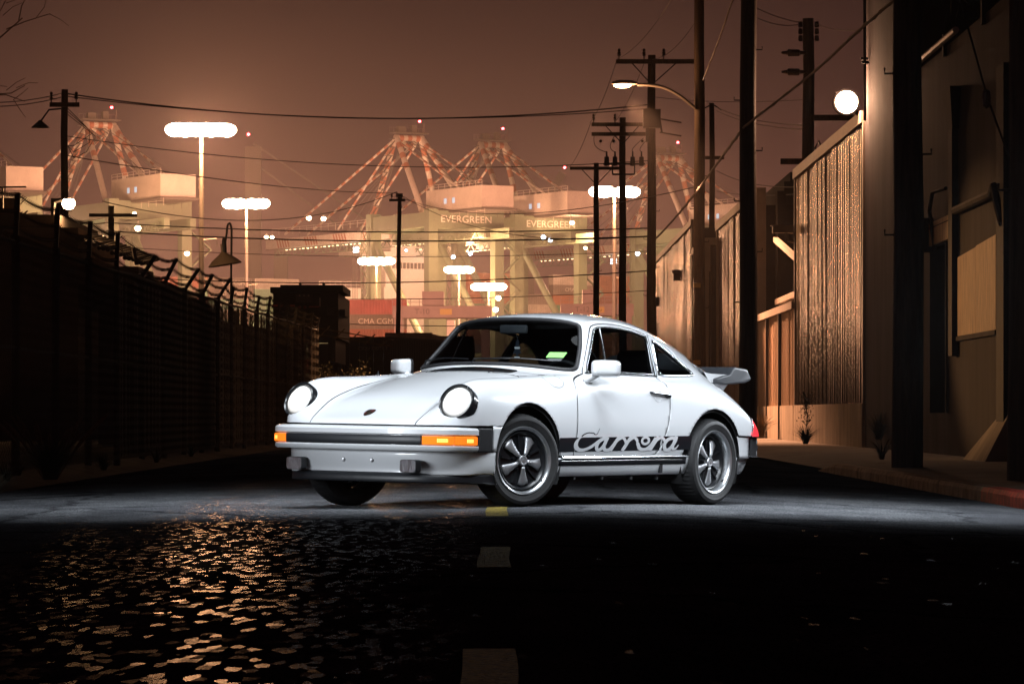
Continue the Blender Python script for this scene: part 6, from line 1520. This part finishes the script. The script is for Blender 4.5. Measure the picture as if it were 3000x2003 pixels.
# whale tail: white pedestal with raised rubber rim
def tail():
    secs = {0: 1, .25: 1, .42: 1, .52: 1, .575: 1}
    ts = [-.525, -.515, -.45, -.32, -.16, 0, .16, .32, .45, .515, .525]
    def sec(t):
        k = abs(t) / .515; dr = .012 * k * k; b = .06 * (1 - k * k)
        return [(2.68, .872 - dr), (2.80, .862 - dr), (2.98 + b, .864), (3.08 + b, .868), (3.158 + b, .893), (3.168 + b, .906), (3.118 + b, .962), (3.100 + b, .969), (2.940 + b, .983), (2.918 + b, .976), (2.876 + b, .935), (2.862 + b, .926), (2.78, .915), (2.68, .905 - dr)]
    v = []; f = []; K = 14
    for t in ts:
        sc = sec(t)
        if abs(t) > .52:
            c = np.mean(sc, 0); sc = [tuple(c + (np.array(p) - c) * .90) for p in sc]
        v += [P(s, t, z) for s, z in sc]
    for i in range(len(ts) - 1):
        for k in range(K): f.append((i * K + k, i * K + (k + 1) % K, (i + 1) * K + (k + 1) % K, (i + 1) * K + k))
    f += [tuple(range(K))[::-1], tuple(range((len(ts) - 1) * K, len(ts) * K))]
    o = mk('whale_tail', v, f, TAILR, CAR, True, 38)
    bm = bmesh.new(); bm.from_mesh(o.data); bmesh.ops.recalc_face_normals(bm, faces=bm.faces); bm.to_mesh(o.data); bm.free()
    bevel(o, .008, 3)
    # raised side cheeks of the rim
    for sg in (1, -1):
        pass
    # white deck base
    v = []; f = []
    tt = np.linspace(-.50, .50, 15); K = 6
    for t in tt:
        k = abs(t) / .50; z0 = .93 - .02 * k
        pr = [(2.50 + .05 * k, Zt(2.50 + .05 * k, abs(t) * .9) - .012), (2.56 + .03 * k, .962 - .03 * k), (2.66, .940 - .012 * k), (2.93, .926), (2.93, .905), (2.64, .86)]
        v += [P(s, t, z) for s, z in pr]
    for i in range(len(tt) - 1):
        for k in range(K - 1): f.append((i * K + k, i * K + k + 1, (i + 1) * K + k + 1, (i + 1) * K + k))
    f += [tuple(range(K)), tuple(range((len(tt) - 1) * K, len(tt) * K))[::-1]]
    d = mk('engine_lid', v, f, PAINT, CAR, True, 35)
    # pedestal sides flaring down to the body
    v = []; f = []
    zz = [(2.72, 2.985, .868, .50), (2.745, 2.935, .83, .478), (2.765, 2.91, .79, .462), (2.77, 2.905, .74, .452)]
    for s0, s1, z, t in zz:
        v += [P(s0, t - .02, z), P((s0 + s1) / 2, t + .012, z), P(s1, t - .02, z), P(s1 + .03, t * .6, z), P(s1 + .04, 0, z), P(s1 + .03, -t * .6, z), P(s1, -t + .02, z), P((s0 + s1) / 2, -t - .012, z), P(s0, -t + .02, z)]
    for i in range(3):
        for k in range(8): f.append((i * 9 + k, i * 9 + k + 1, (i + 1) * 9 + k + 1, (i + 1) * 9 + k))
    pd = mk('tail_pedestal', v, f, PAINT, d, True); md = pd.modifiers.new('sub', 'SUBSURF'); md.levels = md.render_levels = 2
    g = MB()
    for k in range(9): g.box(-(2.64 + k * .028 + .012), -(2.64 + k * .028), -.30, .30, .942 - k * .002, .9475 - k * .002)
    g.build('lid_grille', SATIN, d)
tail()

# ---------------------------------------------------------------- wheels
def wheel(s, t, steer, r, width, dish, sg):
    w = bpy.data.objects.new('wheel', None); COL.objects.link(w); w.parent = CAR
    # local: z axis = outward
    out = Vector((0, sg, 0)); st = Matrix.Rotation(steer, 3, 'Z')
    z = st @ out; x = st @ Vector((1, 0, 0)); y = z.cross(x)
    w.matrix_local = frame(P(s, t * sg, r - .004), x, y, z)
    hw = width / 2; R0 = .218
    prof = [(.185, -hw + .01), (.222, -hw + .004), (.255, -hw - .004), (.285, -hw + .004), (r - .012, -hw + .022), (r - .002, -hw + .045), (r, 0), (r - .002, hw - .045), (r - .012, hw - .022), (.285, hw - .004), (.272, hw + .002), (.262, hw + .0035), (.258, hw + .001), (.240, hw + .0), (.226, hw - .006), (.219, hw - .012), (.205, hw - .025)]
    n = 120; tb = MB(); v = []; f = []; L = len(prof)
    for k in range(n):
        a = 2 * math.pi * k / n
        for i, (rr, zz) in enumerate(prof):
            if k % 2 and 3 < i < 9: rr -= .007 if i in (4, 5, 7, 8) else .0015
            aa = a + (.012 * (zz / hw) if 3 < i < 9 else 0)
            v.append((rr * math.cos(aa), rr * math.sin(aa), zz))
    for k in range(n):
        k2 = (k + 1) % n
        for i in range(L - 1): f.append((k * L + i, k2 * L + i, k2 * L + i + 1, k * L + i + 1))
    mk('tyre', v, f, TYRE, w, True, 30)
    lz = hw - .004
    rim = MB().lathe([(.205, -hw + .02), (.20, lz - dish), (.195, lz - dish + .004)], 64)
    rim = MB().lathe([(.190, -hw + .01), (.196, 0), (.1975, lz - .03), (.2005, lz - .012), (.2065, lz - .004), (.2155, lz + .003), (.2205, lz + .004), (.2225, lz), (.222, lz - .012)], 64).build('rim', LIP, w, True, 40)
    fz = lz - dish
    MB().lathe([(.1965, fz - .004), (.188, fz + .008), (.180, fz + .004), (.168, fz - .018), (.10, fz - .026), (.0, fz - .026)], 64).build('wheel_dish', SATIN, rim, True, 40)
    # five petals
    pr = []
    for q in range(5):
        an = R(90 + 72 * q + 8)
        v = []; f = []
        us = np.linspace(0, 1, 9); NW = 7
        for u in us:
            rr = .040 + u * .128
            hwid = .0145 + .034 * u ** 1.4 if u < .86 else (.0145 + .034 * .86 ** 1.4) * math.sqrt(max(0, 1 - ((u - .86) / .145) ** 2)) + .001
            for k in range(NW):
                b_ = (k / (NW - 1) * 2 - 1); xx = b_ * hwid
                zz = fz + .012 - .010 * b_ * b_ - .014 * u + .006 * (1 - u) - (.006 if u > .95 else 0)
                v.append((rr * math.cos(an) - xx * math.sin(an), rr * math.sin(an) + xx * math.cos(an), zz))
        for i in range(len(us) - 1):
            for k in range(NW - 1): f.append((i * NW + k, (i + 1) * NW + k, (i + 1) * NW + k + 1, i * NW + k + 1))
        o = mk('spoke', v, f, ALLOY, rim, True)
        bm = bmesh.new(); bm.from_mesh(o.data); bmesh.ops.recalc_face_normals(bm, faces=bm.faces)
        if sum((q_.normal.z for q_ in bm.faces)) < 0: bmesh.ops.reverse_faces(bm, faces=bm.faces)
        bm.to_mesh(o.data); bm.free()
        so = o.modifiers.new('solid', 'SOLIDIFY'); so.thickness = .018; so.offset = -1
        an2 = an + R(36)
        MB().lathe([(0, .014), (.007, .013), (.0095, .006), (.0105, -.016)], 10, Matrix.Translation((.065 * math.cos(an2), .065 * math.sin(an2), fz - .010))).build('lug_nut', SATIN, rim, True)
        bm_ = MB().bar((.085 * math.cos(an2 + .05), .085 * math.sin(an2 + .05), fz - .018), (.165 * math.cos(an2 + .03), .165 * math.sin(an2 + .03), fz - .010), .012, .02); bm_.build('dish_web', SATIN, rim)
    cap = MB().lathe([(.034, fz - .01), (.034, fz + .016), (.031, fz + .021), (.025, fz + .022), (.022, fz + .0205), (.0, fz + .0215)], 32).build('hub_cap', ALLOY, rim, True, 30)
    MB().prism([(x_ * .24, y_ * .24) for x_, y_ in sh], Matrix.Translation((0, 0, fz + .0213)), .0012).build('cap_crest', LIP, cap)
    MB().tube([(.198 * math.cos(2.4), .198 * math.sin(2.4), fz + .02), (.185 * math.cos(2.4), .185 * math.sin(2.4), fz + .045)], .004, 6).build('valve', SATIN, rim)
    MB().lathe([(.0, -.03), (.125, -.03), (.13, -.045), (.0, -.05)], 30).build('brake_disc', DCHROME, w)
    return w
wheel(.0, .690, R(-17), .306, .195, .024, 1)
wf = wheel(.0, .690, R(-17), .306, .195, .024, -1); wf.location.z -= .030
wheel(2.237, .700, 0, .306, .222, .055, 1)
wr = wheel(2.237, .700, 0, .306, .222, .055, -1); wr.location.z -= .012
# wheel wells and underside
for c_, rr in ((FC, FR_), (RC, RR_)):
    for sg in (1, -1):
        v = []; f = []; N = 24; tw = [.775, .60, .36]
        for k in range(N + 1):
            a = R(-25 + 230 * k / N)
            for t in tw: v.append(P(c_[0] + (rr + .006) * math.cos(a), t * sg, c_[1] + (rr + .006) * math.sin(a)))
        for k in range(N):
            for i in range(2): f.append((k * 3 + i, k * 3 + i + 1, (k + 1) * 3 + i + 1, (k + 1) * 3 + i))
        mk('wheel_well', v, f, LINER, CAR, True)
        mk('well_back', [P(c_[0] - .36, .36 * sg, .17), P(c_[0] + .36, .36 * sg, .17), P(c_[0] + .36, .36 * sg, .68), P(c_[0] - .36, .36 * sg, .68)], [(0, 1, 2, 3)], LINER, CAR)
fl = MB().box(-2.0, .36, -.70, .70, .185, .20); fl.box(-2.95, -2.60, -.55, .55, .22, .24); fl.box(-2.85, -2.1, -.22, .22, .17, .40); fl.box(.36, .72, -.55, .55, .20, .215)
fl.build('floor_pan', LINER, CAR)
for s0 in (.62, .95, 1.30, 1.62):
    MB().box(-s0 - .01, -s0 + .01, .69, .735, .178, .20).build('jack_point', LINER, CAR)
MB().tube([P(-.35, -.2, .20), P(-.25, -.35, .19), P(-.2, -.5, .21)], .02, 8).build('suspension_arm', mat('rusty_arm', (.16, .05, .025), .7), CAR)

# ---------------------------------------------------------------- cabin
def soft_box(name, x0, x1, y0, y1, z0, z1, m, parent=CAR, w=.03, seg=3, lean=0):
    b = MB().box(x0, x1, y0, y1, z0, z1); b.v = [(x - lean * (z - z0), y, z) for x, y, z in b.v]
    o = b.build(name, m, parent, True, 180); bevel(o, w, seg); return o
soft_box('dashboard', -.98, -.66, -.60, .60, .62, .880, BLACKP, w=.05)
soft_box('cabin_floor', -2.5, -.62, -.66, .66, .22, .30, CARPET, w=.01)
for t in (.33, -.33):
    st = soft_box('seat', -1.80, -1.28, t - .23, t + .23, .30, .50, SEATM, w=.06)
    soft_box('seat_back', -1.86, -1.74, t - .235, t + .235, .45, .93, SEATM, st, w=.055, seg=4, lean=.28)
    soft_box('head_rest', -1.97, -1.885, t - .165, t + .165, .90, 1.075, SEATM, st, w=.05, seg=4, lean=.2)
soft_box('rear_seat', -2.35, -2.0, -.55, .55, .45, .80, SEATM, w=.06)
soft_box('parcel_shelf', -2.56, -2.3, -.52, .52, .80, .84, CARPET, w=.01)
soft_box('bulkhead', -.64, -.60, -.62, .62, .30, .84, LINER, w=.005)
for sg in (1, -1):
    mk('door_card', [P(.70, .70 * sg, .32), P(2.2, .70 * sg, .32), P(2.2, .655 * sg, .87), P(.75, .66 * sg, .87)], [(0, 1, 2, 3)], LINER, CAR)
v = []; f = []
for j, s in enumerate(np.linspace(1.06, 1.96, 12)):
    for t in np.linspace(-.50, .50, 11): v.append(P(s, t, Zt(s, abs(t)) - .03))
for j in range(11):
    for i in range(10): f.append((j * 11 + i, j * 11 + i + 1, (j + 1) * 11 + i + 1, (j + 1) * 11 + i))
mk('headliner', v, f, LINER, CAR, True)
sw_c = Vector(P(1.06, .36, .80)); swn = Vector((-.92, 0, .40)).normalized()
M = frame(sw_c, (0, 1, 0), Vector((0, 1, 0)).cross(-swn) * -1, -swn)
sw = MB().tube([M @ Vector((.185 * math.cos(x), .185 * math.sin(x), 0)) for x in np.linspace(0, 2 * math.pi, 33)[:-1]], .013, 8, closed=True)
for an in (0, 180, 270): sw.bar(M @ Vector((0, 0, 0)), M @ Vector((.18 * math.cos(R(an)), .18 * math.sin(R(an)), 0)), .03, .012)
sw.build('steering_wheel', BLACKP, CAR, True)
rm = soft_box('rear_view_mirror', -.93, -.905, -.115, .115, 1.155, 1.215, mat('mirror_back', (.06, .065, .075), .35), w=.02)
MB().tube([P(.955, 0, 1.235), P(.92, 0, 1.20)], .007, 6).build('mirror_arm', SATIN, rm)
for sg in (1, -1):
    soft_box('sun_visor', -1.05, -.99, .06 if sg > 0 else -.46, .46 if sg > 0 else -.06, 1.19, 1.222, mat('visor', (.035, .036, .04), .6), w=.01, lean=.0)
# hanging air freshener and stickers on the screen
TREE = mat('freshener', (.012, .02, .035), .6); PAPER = mat('paper', (.72, .74, .76), .6)
tree = [(0,.07),(.018,.035),(.010,.035),(.028,.0),(.015,0),(.036,-.035),(.008,-.035),(.008,-.055),(.022,-.055),(.022,-.068),(-.022,-.068),(-.022,-.055),(-.008,-.055),(-.008,-.035),(-.036,-.035),(-.015,0),(-.028,0),(-.010,.035),(-.018,.035)]
M = frame(P(.945, 0.015, 1.055), (0, 1, 0), (0, 0, 1), (1, 0, 0))
tg = thing('air_freshener', 'dark tree-shaped air freshener hanging from the mirror inside the car', 'air freshener'); tg.matrix_world = CAR.matrix_world
MB().prism(tree, M, .003).build('card', TREE, tg)
for z in (.005, -.061): MB().box(-.022, .022, z - .007, z + .006, .0032, .0042).xf(M).build('card_label', PAPER, tg)
MB().tube([M @ Vector((0, .07, .001)), P(.935, 0.005, 1.16)], .0012, 4).build('string', PAPER, tg)
def on_ws(name, t0, t1, z0, z1, m, off=-.012):
    v = []; f = []
    for z in np.linspace(z0, z1, 4):
        for t in np.linspace(t0, t1, 8): v.append(P(*ws_surf(t, z, off)))
    for j in range(3):
        for i in range(7): f.append((j * 8 + i, j * 8 + i + 1, (j + 1) * 8 + i + 1, (j + 1) * 8 + i))
    return mk(name, v, f, m, CAR, True)
on_ws('green_sticker', .435, .535, .985, 1.022, mat('green_sticker', (.20, .62, .12), .5, var=.06, scale=20, emit=(.2, .62, .12), estr=.0), .006)
on_ws('decal', .455, .535, .962, .978, mat('decal_grey', (.05, .055, .06), .5), .006)
